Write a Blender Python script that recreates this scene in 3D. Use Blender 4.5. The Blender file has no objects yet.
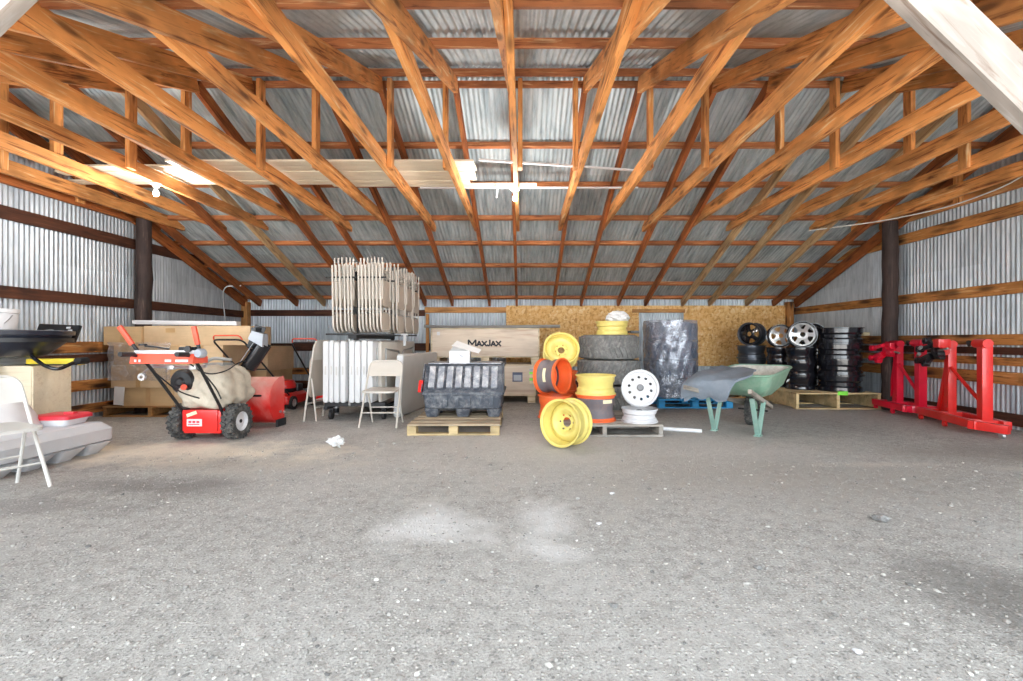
import bpy, bmesh, math, random
from mathutils import Vector, Matrix
from mathutils.geometry import delaunay_2d_cdt
PI = math.pi
rnd = random.Random(7)
scene = bpy.context.scene
COL = scene.collection

# ------------------------------------------------------------------ camera facts
F, CX, CY, H = 460.0, 523.0, 340.5, 1.05        # focal length in px, vanishing point, eye height
def wx(px, Y): return (px - CX) / F * Y
def wz(py, Y): return H + (CY - py) / F * Y
def gy(py, z=0.0): return (H - z) * F / (py - CY)
XL, XR, YB = -5.9, 5.8, 9.8                     # left, right and back walls
SL = 0.3826                                      # roof slope
YR, ZR = 4.81, 3.79                              # ridge
YFR = 1.45                                       # front edge of the roof
def roof_z(y): return ZR - SL * abs(y - YR)

# ------------------------------------------------------------------ node helpers
def new_mat(name):
    m = bpy.data.materials.new(name); m.use_nodes = True
    nt = m.node_tree; nt.nodes.clear()
    out = nt.nodes.new('ShaderNodeOutputMaterial')
    b = nt.nodes.new('ShaderNodeBsdfPrincipled')
    nt.links.new(b.outputs[0], out.inputs[0])
    return m, nt, b
def N(nt, t, **kw):
    n = nt.nodes.new(t)
    for k, v in kw.items():
        if hasattr(n, k): setattr(n, k, v)
        else: n.inputs[k].default_value = v
    return n
def ramp(nt, fac, stops):
    r = nt.nodes.new('ShaderNodeValToRGB')
    els = r.color_ramp.elements
    while len(els) < len(stops): els.new(0.5)
    for e, (p, c) in zip(els, stops):
        e.position = p; e.color = (c[0], c[1], c[2], 1) if len(c) == 3 else c
    nt.links.new(fac, r.inputs[0])
    return r.outputs[0]
def g3(v): return (v, v, v)
def mix(nt, a, b, fac, mode='MIX'):
    m = nt.nodes.new('ShaderNodeMix'); m.data_type = 'RGBA'; m.blend_type = mode
    for sock, v in ((m.inputs[6], a), (m.inputs[7], b), (m.inputs[0], fac)):
        if isinstance(v, (int, float)): sock.default_value = v
        elif isinstance(v, tuple): sock.default_value = (v[0], v[1], v[2], 1)
        else: nt.links.new(v, sock)
    return m.outputs[2]
def math_n(nt, op, a, b=None, clamp=False):
    m = nt.nodes.new('ShaderNodeMath'); m.operation = op; m.use_clamp = clamp
    for i, v in enumerate((a, b)):
        if v is None: continue
        if isinstance(v, (int, float)): m.inputs[i].default_value = v
        else: nt.links.new(v, m.inputs[i])
    return m.outputs[0]
def coords(nt, scale=(1, 1, 1), rand=True):
    tc = nt.nodes.new('ShaderNodeTexCoord')
    v = tc.outputs['Object']
    if rand:
        oi = nt.nodes.new('ShaderNodeObjectInfo')
        mu = math_n(nt, 'MULTIPLY', oi.outputs['Random'], 37.0)
        ad = nt.nodes.new('ShaderNodeVectorMath'); ad.operation = 'ADD'
        nt.links.new(v, ad.inputs[0]); nt.links.new(mu, ad.inputs[1]); v = ad.outputs[0]
    mp = nt.nodes.new('ShaderNodeMapping'); mp.inputs['Scale'].default_value = scale
    nt.links.new(v, mp.inputs[0])
    return mp.outputs[0]
def noise(nt, vec, scale, detail=4, rough=.55, dist=0):
    n = N(nt, 'ShaderNodeTexNoise')
    n.inputs['Scale'].default_value = scale; n.inputs['Detail'].default_value = detail
    n.inputs['Roughness'].default_value = rough; n.inputs['Distortion'].default_value = dist
    nt.links.new(vec, n.inputs['Vector'])
    return n.outputs[0]
def bump(nt, b, h, strength=.3, dist=.01):
    n = nt.nodes.new('ShaderNodeBump'); n.inputs['Strength'].default_value = strength
    n.inputs['Distance'].default_value = dist
    nt.links.new(h, n.inputs['Height']); nt.links.new(n.outputs[0], b.inputs['Normal'])

def wood(name, dark, mid, light, rough=.75, knots=.5, tone=.35, gs=1.0, blotch=.85, kw=1.0):
    m, nt, b = new_mat(name)
    v = coords(nt, (0.9 * gs, 13 * gs, 13 * gs))
    n1 = noise(nt, v, 2.2, 7, .62, .7)
    c = ramp(nt, n1, [(.33, dark), (.46, mid), (.57, mid), (.70, light)])
    v2 = coords(nt, (1.3, 3.0, 3.0))
    n2 = noise(nt, v2, 1.6, 3)
    c = mix(nt, c, mix(nt, c, g3(.5), 1.0, 'MULTIPLY'), ramp(nt, n2, [(.45, g3(0)), (.66, g3(blotch))]))
    if knots:
        vk = coords(nt, (2.2, 9, 9))
        vo = N(nt, 'ShaderNodeTexVoronoi'); vo.inputs['Scale'].default_value = 1.0
        nt.links.new(vk, vo.inputs['Vector'])
        k = ramp(nt, vo.outputs['Distance'], [(.10 * kw, g3(knots)), (.26 * kw, g3(0))])
        c = mix(nt, c, tuple(x * .28 for x in dark), k)
    if tone:
        ge = nt.nodes.new('ShaderNodeNewGeometry')
        oi = nt.nodes.new('ShaderNodeObjectInfo')
        s = math_n(nt, 'FRACT', math_n(nt, 'ADD', ge.outputs['Random Per Island'], oi.outputs['Random']))
        c = mix(nt, c, ramp(nt, s, [(0, g3(1 - tone)), (1, g3(1.0))]), 1.0, 'MULTIPLY')
    nt.links.new(c, b.inputs['Base Color']); b.inputs['Roughness'].default_value = rough
    bump(nt, b, n1, .35, .004)
    return m
def paint(name, col, rough=.45, metal=0.0, dirt=None, dirt_amt=.5, dscale=4.0, var=.12, coat=0, bumpy=0, spec=.5):
    m, nt, b = new_mat(name)
    v = coords(nt)
    n1 = noise(nt, v, dscale, 6, .6)
    lo = tuple(max(0, x * (1 - var)) for x in col); hi = tuple(min(1, x * (1 + var)) for x in col)
    c = ramp(nt, n1, [(.3, lo), (.7, hi)])
    if dirt:
        n2 = noise(nt, v, dscale * 2.3, 8, .7, .4)
        c = mix(nt, c, dirt, ramp(nt, n2, [(.45, g3(0)), (.72, g3(dirt_amt))]))
    nt.links.new(c, b.inputs['Base Color'])
    b.inputs['Roughness'].default_value = rough; b.inputs['Metallic'].default_value = metal
    b.inputs['Coat Weight'].default_value = coat; b.inputs['Specular IOR Level'].default_value = spec
    if bumpy: bump(nt, b, noise(nt, v, dscale * 6, 5), bumpy, .01)
    return m

M = {}
M['chord'] = wood('chord_wood', (.25, .062, .013), (.80, .335, .095), (.95, .66, .35), knots=.7, tone=.2)
M['rafter'] = wood('rafter_wood', (.15, .032, .008), (.44, .125, .028), (.70, .30, .09), knots=.5, tone=.3)
M['rafter_tan'] = wood('tan_rafter_wood', (.28, .12, .04), (.62, .40, .20), (.80, .62, .40), knots=.5, tone=.2)
M['purlin'] = wood('purlin_wood', (.18, .045, .014), (.52, .18, .06), (.84, .52, .27), knots=.4, tone=.2, gs=1.4)
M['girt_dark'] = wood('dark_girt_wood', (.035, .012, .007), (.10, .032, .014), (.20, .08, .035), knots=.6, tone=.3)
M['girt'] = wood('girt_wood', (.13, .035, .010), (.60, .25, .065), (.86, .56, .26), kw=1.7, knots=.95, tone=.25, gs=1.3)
M['plate'] = wood('top_plate_wood', (.40, .16, .045), (.68, .33, .11), (.82, .52, .24), knots=.4, tone=.2)
M['pole'] = wood('pole_wood', (.018, .011, .010), (.05, .03, .026), (.12, .08, .065), knots=.4, tone=0)
M['pale_board'] = wood('pale_board_wood', (.82, .70, .50), (.90, .81, .63), (.94, .88, .74), knots=.05, tone=.15, blotch=.15)
M['weathered'] = wood('weathered_wood', (.18, .115, .08), (.36, .31, .27), (.44, .41, .38), knots=.4, tone=.1)
M['pallet'] = wood('pallet_wood', (.28, .19, .11), (.48, .38, .26), (.60, .52, .40), knots=.3, tone=.35)
M['pallet_gray'] = wood('gray_pallet_wood', (.28, .24, .20), (.46, .42, .37), (.62, .58, .52), knots=.3, tone=.35)
M['pallet_brown'] = wood('brown_pallet_wood', (.25, .10, .03), (.50, .26, .09), (.62, .38, .17), knots=.3, tone=.35)
M['pallet_new'] = wood('new_pallet_wood', (.52, .36, .16), (.70, .53, .28), (.80, .65, .40), knots=.3, tone=.25)
M['crate'] = wood('crate_plywood', (.60, .44, .33), (.72, .60, .48), (.80, .70, .58), knots=.12, tone=.05, gs=.6, blotch=.25)
M['crate_frame'] = wood('crate_frame_wood', (.50, .38, .22), (.72, .60, .42), (.82, .72, .55), knots=.2, tone=.15)
M['handle_wood'] = wood('handle_wood', (.26, .22, .18), (.44, .39, .33), (.58, .53, .47), knots=.1, tone=.1)

def metal_sheet(name, base, dark, streak, metallic=.45, rough=.42, stain=None, stain_amt=.5):
    m, nt, b = new_mat(name)
    tc = nt.nodes.new('ShaderNodeTexCoord'); uv = tc.outputs['UV']          # u along the ribs' pitch, v along the ribs, in metres
    sx = nt.nodes.new('ShaderNodeSeparateXYZ'); nt.links.new(uv, sx.inputs[0])
    cell = math_n(nt, 'FLOOR', math_n(nt, 'DIVIDE', sx.outputs[0], .61))
    row = math_n(nt, 'FLOOR', math_n(nt, 'DIVIDE', sx.outputs[1], 2.05))
    cmb = nt.nodes.new('ShaderNodeCombineXYZ'); nt.links.new(cell, cmb.inputs[0]); nt.links.new(row, cmb.inputs[1])
    wn = nt.nodes.new('ShaderNodeTexWhiteNoise'); nt.links.new(cmb.outputs[0], wn.inputs['Vector'])
    mp = nt.nodes.new('ShaderNodeMapping'); mp.inputs['Scale'].default_value = (7, .8, 1); nt.links.new(uv, mp.inputs[0])
    n1 = noise(nt, mp.outputs[0], 2.0, 6, .65, .3)
    c = ramp(nt, n1, [(.32, dark), (.55, base), (.8, streak)])
    c = mix(nt, c, ramp(nt, wn.outputs[0], [(0, g3(.78)), (1, g3(1.0))]), 1.0, 'MULTIPLY')
    if stain:
        mp2 = nt.nodes.new('ShaderNodeMapping'); mp2.inputs['Scale'].default_value = (2.2, 1.1, 1); nt.links.new(uv, mp2.inputs[0])
        n2 = noise(nt, mp2.outputs[0], 1.3, 8, .72, .5)
        c = mix(nt, c, stain, ramp(nt, n2, [(.5, g3(0)), (.68, g3(stain_amt))]))
    nt.links.new(c, b.inputs['Base Color'])
    b.inputs['Metallic'].default_value = metallic; b.inputs['Roughness'].default_value = rough
    return m
M['wall_metal'] = metal_sheet('galvanized_wall_metal', (.62, .69, .75), (.40, .46, .52), (.80, .84, .87))
M['wall_metal_old'] = metal_sheet('dull_galvanized_metal', (.46, .50, .54), (.32, .36, .40), (.62, .66, .69), rough=.5)
M['roof_metal'] = metal_sheet('roof_metal', (.57, .65, .68), (.29, .36, .40), (.80, .85, .86), metallic=.25, rough=.58, stain=(.72, .74, .73), stain_amt=.35)

def osb_mat():
    m, nt, b = new_mat('osb_board')
    v = coords(nt, (1, 1, 1), False)
    d = noise(nt, v, 9, 3)
    vm = nt.nodes.new('ShaderNodeVectorMath'); vm.operation = 'ADD'
    nt.links.new(v, vm.inputs[0])
    sc = nt.nodes.new('ShaderNodeVectorMath'); sc.operation = 'SCALE'; sc.inputs['Scale'].default_value = .12
    cb = nt.nodes.new('ShaderNodeCombineXYZ'); nt.links.new(d, cb.inputs[0]); nt.links.new(d, cb.inputs[2])
    nt.links.new(cb.outputs[0], sc.inputs[0]); nt.links.new(sc.outputs[0], vm.inputs[1])
    cols = []
    for s, r in (((16, 16, 34), .5), ((36, 16, 15), -.4)):
        mp = nt.nodes.new('ShaderNodeMapping'); mp.inputs['Scale'].default_value = s; mp.inputs['Rotation'].default_value = (0, r, 0)
        nt.links.new(vm.outputs[0], mp.inputs[0])
        vo = N(nt, 'ShaderNodeTexVoronoi'); vo.inputs['Scale'].default_value = 1.0
        nt.links.new(mp.outputs[0], vo.inputs['Vector'])
        bw = nt.nodes.new('ShaderNodeRGBToBW'); nt.links.new(vo.outputs['Color'], bw.inputs[0])
        cols.append(bw.outputs[0])
    f = math_n(nt, 'MULTIPLY', math_n(nt, 'ADD', cols[0], cols[1]), .5)
    c = ramp(nt, f, [(.15, (.50, .23, .06)), (.42, (.76, .43, .14)), (.62, (.84, .54, .22)), (.85, (.90, .68, .38))])
    n2 = noise(nt, v, 1.3, 3)
    c = mix(nt, c, (.78, .38, .09), ramp(nt, n2, [(.45, g3(0)), (.75, g3(.5))]))
    nt.links.new(c, b.inputs['Base Color']); b.inputs['Roughness'].default_value = .7
    return m
M['osb'] = osb_mat()

def cardboard_mat(name, col):
    m, nt, b = new_mat(name)
    v = coords(nt, (1, 1, 1))
    c = ramp(nt, noise(nt, v, 3, 6), [(.3, tuple(x * .82 for x in col)), (.7, tuple(min(1, x * 1.1) for x in col))])
    v2 = coords(nt, (3, 3, 60)); c = mix(nt, c, tuple(x * .8 for x in col), ramp(nt, noise(nt, v2, 1.5, 2), [(.5, g3(0)), (.7, g3(.35))]))
    nt.links.new(c, b.inputs['Base Color']); b.inputs['Roughness'].default_value = .85
    return m
M['card'] = cardboard_mat('cardboard', (.56, .38, .20))
M['card_b'] = cardboard_mat('cardboard_light', (.63, .45, .27))
M['tape'] = paint('packing_tape', (.50, .31, .14), .3)
def plastic_wrap(name, col, alpha, gloss=.35):
    m, nt, b = new_mat(name)
    v = coords(nt)
    n = noise(nt, v, 9, 6, .6, 1.0)
    b.inputs['Base Color'].default_value = (*col, 1); b.inputs['Roughness'].default_value = .25
    tr = nt.nodes.new('ShaderNodeBsdfTransparent'); gl = nt.nodes.new('ShaderNodeBsdfGlossy'); gl.inputs['Roughness'].default_value = .16
    gl.inputs['Color'].default_value = (.92, .94, 1, 1)
    a = ramp(nt, n, [(.36, g3(alpha * .35)), (.68, g3(min(1, alpha * 1.7)))])
    m1 = nt.nodes.new('ShaderNodeMixShader'); nt.links.new(a, m1.inputs[0]); nt.links.new(tr.outputs[0], m1.inputs[1]); nt.links.new(b.outputs[0], m1.inputs[2])
    fr = nt.nodes.new('ShaderNodeFresnel'); fr.inputs['IOR'].default_value = 1.5
    f2 = math_n(nt, 'ADD', math_n(nt, 'MULTIPLY', fr.outputs[0], .5), math_n(nt, 'MULTIPLY', n, gloss), True)
    m2 = nt.nodes.new('ShaderNodeMixShader'); nt.links.new(f2, m2.inputs[0]); nt.links.new(m1.outputs[0], m2.inputs[1]); nt.links.new(gl.outputs[0], m2.inputs[2])
    out = [x for x in nt.nodes if x.type == 'OUTPUT_MATERIAL'][0]; nt.links.new(m2.outputs[0], out.inputs[0])
    bp = nt.nodes.new('ShaderNodeBump'); bp.inputs['Strength'].default_value = .7; bp.inputs['Distance'].default_value = .02
    nt.links.new(n, bp.inputs['Height'])
    for nd in (b, gl, fr): nt.links.new(bp.outputs[0], nd.inputs['Normal'])
    return m
M['wrap'] = plastic_wrap('clear_stretch_wrap', (.46, .50, .60), .34, .20)
M['wrap_thin'] = plastic_wrap('thin_stretch_wrap', (.70, .72, .76), .22, .15)
M['red'] = paint('red_paint', (.75, .022, .018), .32, var=.12, coat=.3)
M['red_dusty'] = paint('dusty_red_paint', (.72, .03, .02), .5, dirt=(.74, .60, .50), dirt_amt=.95, dscale=2.4)
M['red_stand'] = paint('red_stand_paint', (.78, .012, .045), .28, coat=.4, var=.12)
M['red_plastic'] = paint('red_plastic', (.80, .045, .07), .4)
M['orange_red'] = paint('red_orange_plastic', (.85, .10, .05), .4)
M['black'] = paint('black_plastic', (.012, .013, .016), .35)
M['black_satin'] = paint('black_satin_steel', (.012, .012, .016), .22, metal=.3, coat=.5)
M['black_dull'] = paint('dull_black', (.02, .02, .022), .6)
M['navy_black'] = paint('blue_black_plastic', (.018, .022, .035), .28, coat=.3)
M['dusty_black'] = paint('dusty_black_plastic', (.045, .055, .075), .5, dirt=(.50, .50, .50), dirt_amt=.5, dscale=5)
M['dusty_lid'] = paint('dusty_grey_lid', (.22, .235, .27), .42, dirt=(.72, .72, .72), dirt_amt=.85, dscale=4)
M['rubber'] = paint('black_rubber', (.045, .045, .045), .8, dirt=(.28, .26, .23), dirt_amt=.6, dscale=8)
M['tire_gray'] = paint('grey_worn_tire', (.15, .15, .145), .85, dirt=(.36, .35, .33), dirt_amt=.8, dscale=5, bumpy=.4)
M['tire_blue'] = paint('bluish_tire', (.085, .11, .17), .6, dirt=(.36, .38, .42), dirt_amt=.6, dscale=5)
M['rim_yellow'] = paint('yellow_rim_paint', (.74, .62, .18), .42, dirt=(.55, .42, .14), dirt_amt=.4, var=.08)
M['rim_orange'] = paint('orange_rim_paint', (.85, .14, .03), .42, dirt=(.55, .16, .07), dirt_amt=.4, var=.1)
M['rim_gray'] = paint('grey_primer', (.15, .135, .15), .55, dirt=(.34, .20, .15), dirt_amt=.5)
M['rim_white'] = paint('white_rim_paint', (.66, .66, .68), .38, dirt=(.5, .5, .5), dirt_amt=.35)
M['rim_black'] = paint('gloss_black_rim', (.010, .010, .014), .18, coat=.6)
M['rim_steel'] = paint('dark_steel_rim', (.085, .095, .115), .32, metal=.5)
M['alloy'] = paint('machined_alloy', (.62, .62, .62), .3, metal=.7)
M['chair'] = paint('beige_enamel', (.55, .51, .455), .4, var=.06)
M['chair_pad'] = paint('beige_seat_enamel', (.50, .43, .36), .45, var=.06)
M['chair_white'] = paint('off_white_enamel', (.66, .645, .61), .38, var=.05)
M['table_white'] = paint('white_table_plastic', (.63, .635, .645), .42, var=.05)
M['table_gray'] = paint('grey_table_plastic', (.52, .51, .49), .5, var=.06)
M['gray_steel'] = paint('grey_steel', (.38, .38, .37), .4, metal=.5)
M['zinc'] = paint('zinc_steel', (.56, .56, .57), .32, metal=.8)
M['green'] = paint('green_enamel', (.21, .37, .26), .42, dirt=(.46, .52, .42), dirt_amt=.5, dscale=4)
M['green_leg'] = paint('pale_green_enamel', (.24, .40, .34), .45, dirt=(.45, .52, .46), dirt_amt=.5, dscale=6)
M['tub_inside'] = paint('cement_crusted', (.62, .60, .54), .85, dirt=(.32, .30, .27), dirt_amt=.7, dscale=9)
M['blanket'] = paint('blue_grey_blanket', (.20, .235, .28), .95, dirt=(.30, .33, .37), dirt_amt=.4, dscale=5, bumpy=.3)
M['canvas'] = paint('dusty_tan_cover', (.56, .50, .40), .8, dirt=(.33, .29, .24), dirt_amt=.5, dscale=4, bumpy=.3)
M['white'] = paint('white_plastic', (.74, .745, .76), .4, var=.04)
M['porcelain'] = paint('white_porcelain', (.86, .85, .82), .25, var=.03)
M['paper'] = paint('white_paper', (.68, .68, .68), .8, var=.05)
M['plastic_pallet'] = paint('light_grey_plastic', (.62, .64, .67), .5, var=.06)
M['beige_cab'] = wood('cream_cabinet_veneer', (.66, .54, .38), (.76, .65, .48), (.82, .73, .57), knots=0, tone=0, blotch=.1)
M['yellow'] = paint('yellow_plastic', (.82, .64, .05), .4)
M['blue'] = paint('blue_plastic', (.05, .18, .55), .4)
M['blue_pallet'] = paint('blue_paint_on_wood', (.02, .30, .62), .6, dirt=(.08, .2, .35), dirt_amt=.5)
M['lime'] = paint('lime_green_tag', (.25, .85, .08), .5)
M['ink'] = paint('black_ink', (.02, .02, .03), .7)
M['label_cream'] = paint('cream_label', (.82, .74, .48), .6)
M['clear_gray'] = paint('smoky_grey_plastic', (.40, .43, .48), .25)
M['gasket'] = paint('dark_hole', (.01, .01, .01), .9)
M['dark_blue_label'] = paint('dark_blue_label', (.10, .12, .20), .5)
M['gray_paint'] = paint('grey_paint', (.22, .22, .23), .6)
M['rock'] = paint('grey_rock', (.20, .195, .19), .9, dirt=(.5, .49, .47), dirt_amt=.5, dscale=20)

def dusty_red(name, top):
    m, nt, b = new_mat(name)
    tc = nt.nodes.new('ShaderNodeTexCoord'); sx = nt.nodes.new('ShaderNodeSeparateXYZ'); nt.links.new(tc.outputs['Object'], sx.inputs[0])
    v = coords(nt); n = noise(nt, v, 3.0, 7, .65, .4)
    h = math_n(nt, 'MULTIPLY', math_n(nt, 'SUBTRACT', sx.outputs[2], .25), 2.3, True)      # dust settled on the upper part
    f = math_n(nt, 'MULTIPLY', math_n(nt, 'ADD', h, math_n(nt, 'MULTIPLY', math_n(nt, 'SUBTRACT', n, .5), 1.6)), top, True)
    c = mix(nt, (.72, .022, .018), (.72, .58, .50), f)
    nt.links.new(c, b.inputs['Base Color']); nt.links.new(ramp(nt, f, [(0, g3(.32)), (.6, g3(.85))]), b.inputs['Roughness'])
    return m
M['red_dusty'] = dusty_red('dusty_red_paint', .85); M['red_dusty_side'] = dusty_red('partly_dusty_red_paint', .35)

# ------------------------------------------------------------------ mesh helpers
def box(bm, c, s, rot=None, bevel=0.0):
    t = bmesh.new()
    bmesh.ops.create_cube(t, size=1.0)
    bmesh.ops.scale(t, vec=Vector(s), verts=t.verts)
    if bevel:
        bmesh.ops.bevel(t, geom=t.edges[:], offset=min(bevel, min(s) * .45), segments=2, profile=.7, affect='EDGES')
    mat = Matrix.Translation(Vector(c))
    if rot is not None: mat = mat @ rot.to_4x4()
    bmesh.ops.transform(t, matrix=mat, verts=t.verts)
    merge(bm, t)
def merge(bm, t):
    me = bpy.data.meshes.new('tmp'); t.to_mesh(me); t.free(); bm.from_mesh(me); bpy.data.meshes.remove(me)
def frame_of(d, up=Vector((0, 0, 1))):
    x = d.normalized()
    if abs(x.dot(up)) > .98: up = Vector((0, 1, 0))
    y = up.cross(x).normalized(); z = x.cross(y)
    return Matrix((x, y, z)).transposed()
def beam(bm, p0, p1, w, h, bevel=.004, up=Vector((0, 0, 1))):
    p0, p1 = Vector(p0), Vector(p1)
    box(bm, (p0 + p1) / 2, ((p1 - p0).length, w, h), frame_of(p1 - p0, up), bevel)
def tube(bm, pts, r, seg=8, closed=False, cap=True):
    pts = [Vector(p) for p in pts]; n = len(pts)
    rs = r if isinstance(r, (list, tuple)) else [r] * n
    rings = []; prev = None
    for i, p in enumerate(pts):
        a = pts[(i - 1) % n] if (closed or i > 0) else p
        b = pts[(i + 1) % n] if (closed or i < n - 1) else p
        d = (b - a).normalized()
        if prev is None:
            u = Vector((0, 0, 1)) if abs(d.z) < .9 else Vector((1, 0, 0))
            u = (u - d * u.dot(d)).normalized()
        else:
            u = prev - d * prev.dot(d)
            u = u.normalized() if u.length > 1e-6 else d.orthogonal().normalized()
        prev = u; v = d.cross(u)
        rings.append([bm.verts.new(p + (u * math.cos(k * 2 * PI / seg) + v * math.sin(k * 2 * PI / seg)) * rs[i]) for k in range(seg)])
    m = n if closed else n - 1
    for i in range(m):
        A, B = rings[i], rings[(i + 1) % n]
        for k in range(seg): bm.faces.new((A[k], A[(k + 1) % seg], B[(k + 1) % seg], B[k]))
    if cap and not closed:
        bm.faces.new(rings[0][::-1]); bm.faces.new(rings[-1])
def fillet(pts, r=.05, n=5):
    """rounds the inner corners of a polyline"""
    P = [Vector(p) for p in pts]; out = [P[0]]
    for a, b, c in zip(P, P[1:], P[2:]):
        d1, d2 = (a - b), (c - b)
        k = min(r, d1.length * .49, d2.length * .49)
        s, e = b + d1.normalized() * k, b + d2.normalized() * k
        for i in range(n + 1):
            t = i / n
            out.append(s * (1 - t) ** 2 + b * 2 * t * (1 - t) + e * t * t)
    out.append(P[-1]); return out
def lathe(bm, prof, seg=32, mat=None, closed=False, rfun=None):
    """revolves (radius, z) about z; closed joins the profile's ends"""
    mat = mat or Matrix.Identity(4); rings = []
    for (r, z) in prof:
        if r < 1e-5: rings.append([bm.verts.new(mat @ Vector((0, 0, z)))])
        else: rings.append([bm.verts.new(mat @ Vector(((r + (rfun(k, r, z) if rfun else 0)) * math.cos(k * 2 * PI / seg), (r + (rfun(k, r, z) if rfun else 0)) * math.sin(k * 2 * PI / seg), z))) for k in range(seg)])
    n = len(rings)
    for i in range(n if closed else n - 1):
        A, B = rings[i], rings[(i + 1) % n]
        for k in range(seg):
            k2 = (k + 1) % seg
            if len(A) == 1 and len(B) == 1: continue
            if len(A) == 1: bm.faces.new((A[0], B[k2], B[k]))
            elif len(B) == 1: bm.faces.new((A[k], A[k2], B[0]))
            else: bm.faces.new((A[k], A[k2], B[k2], B[k]))
def cyl(bm, p0, p1, r, seg=16, r2=None):
    tube(bm, [p0, p1], [r, r if r2 is None else r2], seg)
def circle(r, n, cx=0, cy=0, a0=0): return [(cx + r * math.cos(a0 + i * 2 * PI / n), cy + r * math.sin(a0 + i * 2 * PI / n)) for i in range(n)]
def plate(bm, outer, holes, t, zfun=None, mat=None):
    """flat plate with holes, thickness t, dished by zfun(radius)"""
    mat = mat or Matrix.Identity(4)
    pts, edges = [], []
    for loop in [outer] + holes:
        s = len(pts); pts += [Vector(p) for p in loop]
        edges += [(s + i, s + (i + 1) % len(loop)) for i in range(len(loop))]
    if zfun:                                           # extra points so that the dish is smooth
        R = max(math.hypot(*p) for p in outer)
        def inside(x, y, L):
            c = False
            for (x1, y1), (x2, y2) in zip(L, L[1:] + L[:1]):
                if (y1 > y) != (y2 > y) and x < (x2 - x1) * (y - y1) / (y2 - y1) + x1: c = not c
            return c
        for q in (.3, .4, .5, .6, .7, .8, .9):
            for x, y in circle(R * q, 40, a0=.05):
                if not any(inside(x, y, h) or min(math.hypot(x - a, y - b) for a, b in h) < R * .035 for h in holes): pts.append(Vector((x, y)))
    vo, eo, fo, *_ = delaunay_2d_cdt(pts, edges, [], 1, 1e-6)
    zf = zfun or (lambda r: 0)
    if not zfun or holes:
        def inside2(x, y, L):
            c = False
            for (x1, y1), (x2, y2) in zip(L, L[1:] + L[:1]):
                if (y1 > y) != (y2 > y) and x < (x2 - x1) * (y - y1) / (y2 - y1) + x1: c = not c
            return c
        def keep(f):
            x = sum(vo[i][0] for i in f) / len(f); y = sum(vo[i][1] for i in f) / len(f)
            return inside2(x, y, outer) and not any(inside2(x, y, h) for h in holes)
        fo = [f for f in fo if keep(f)]
    top = [bm.verts.new(mat @ Vector((p[0], p[1], zf(math.hypot(p[0], p[1])) + t / 2))) for p in vo]
    bot = [bm.verts.new(mat @ Vector((p[0], p[1], zf(math.hypot(p[0], p[1])) - t / 2))) for p in vo]
    cnt = {}
    for f in fo:
        bm.faces.new([top[i] for i in f]); bm.faces.new([bot[i] for i in reversed(f)])
        for a, b in zip(f, list(f[1:]) + [f[0]]): cnt[(a, b)] = 1
    for (a, b) in cnt:
        if (b, a) not in cnt: bm.faces.new((top[b], top[a], bot[a], bot[b]))
def prism(bm, poly, t, mat=None):
    """polygon in local xy extruded by t along local z (centred)"""
    plate(bm, poly, [], t, None, mat)
def rounded(w, h, r, n=5, bottom=True):
    """rounded rectangle centred on 0, optionally with square bottom corners"""
    out = []
    for cx, cy, a in ((w/2-r, h/2-r, 0), (-w/2+r, h/2-r, PI/2), (-w/2+r, -h/2+r, PI), (w/2-r, -h/2+r, 1.5*PI)):
        if not bottom and cy < 0: out.append((math.copysign(w/2, cx), -h/2)); continue
        out += [(cx + r*math.cos(a + i*PI/2/n), cy + r*math.sin(a + i*PI/2/n)) for i in range(n+1)]
    return out
def loft(bm, rings, cap0=True, cap1=True, mat=None):
    mat = mat or Matrix.Identity(4)
    R = [[bm.verts.new(mat @ Vector(p)) for p in r] for r in rings]; n = len(R[0])
    for A, B in zip(R, R[1:]):
        for k in range(n): bm.faces.new((A[k], A[(k+1) % n], B[(k+1) % n], B[k]))
    if cap0: bm.faces.new(R[0][::-1])
    if cap1: bm.faces.new(R[-1])
def bmn(): return bmesh.new()
def RX(a): return Matrix.Rotation(a, 4, 'X')
def RY(a): return Matrix.Rotation(a, 4, 'Y')
def RZ(a): return Matrix.Rotation(a, 4, 'Z')
def T(*p): return Matrix.Translation(Vector(p))

# ------------------------------------------------------------------ object helpers
def tag(o, label=None, cat=None, group=None, kind=None):
    if label: o['label'] = label
    if cat: o['category'] = cat
    if group: o['group'] = group
    if kind: o['kind'] = kind
    return o
def smooth(me, ang=35):
    for p in me.polygons: p.use_smooth = True
    me.set_sharp_from_angle(angle=math.radians(ang))
def obj(name, bm, mat, parent=None, label=None, sm=True, recentre=True):
    """links a bmesh as ONE object; a top-level one gets its origin at the middle of its base"""
    bmesh.ops.recalc_face_normals(bm, faces=bm.faces[:])
    me = bpy.data.meshes.new(name); bm.to_mesh(me); bm.free()
    if mat is not None: me.materials.append(mat)
    if sm: smooth(me)
    o = bpy.data.objects.new(name, me); COL.objects.link(o)
    if parent is not None: o.parent = parent
    elif recentre and len(me.vertices):
        xs = [v.co for v in me.vertices]
        c = Vector(((min(v.x for v in xs)+max(v.x for v in xs))/2, (min(v.y for v in xs)+max(v.y for v in xs))/2, min(v.z for v in xs)))
        me.transform(T(*(-c))); o.location = c
    if label: o['label'] = label
    return o
def beam_obj(name, p0, p1, w, h, mat, parent=None, up=Vector((0, 0, 1)), bevel=.006, rough=0.0):
    """a timber whose local x runs along its length (so the grain does too)"""
    p0, p1 = Vector(p0), Vector(p1); L = (p1 - p0).length
    bm = bmn(); box(bm, (0, 0, 0), (L, w, h), None, bevel)
    o = obj(name, bm, mat, None, recentre=False)
    o.parent = parent
    o.matrix_local = T(*((p0 + p1) / 2)) @ frame_of(p1 - p0, up).to_4x4()
    return o
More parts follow.
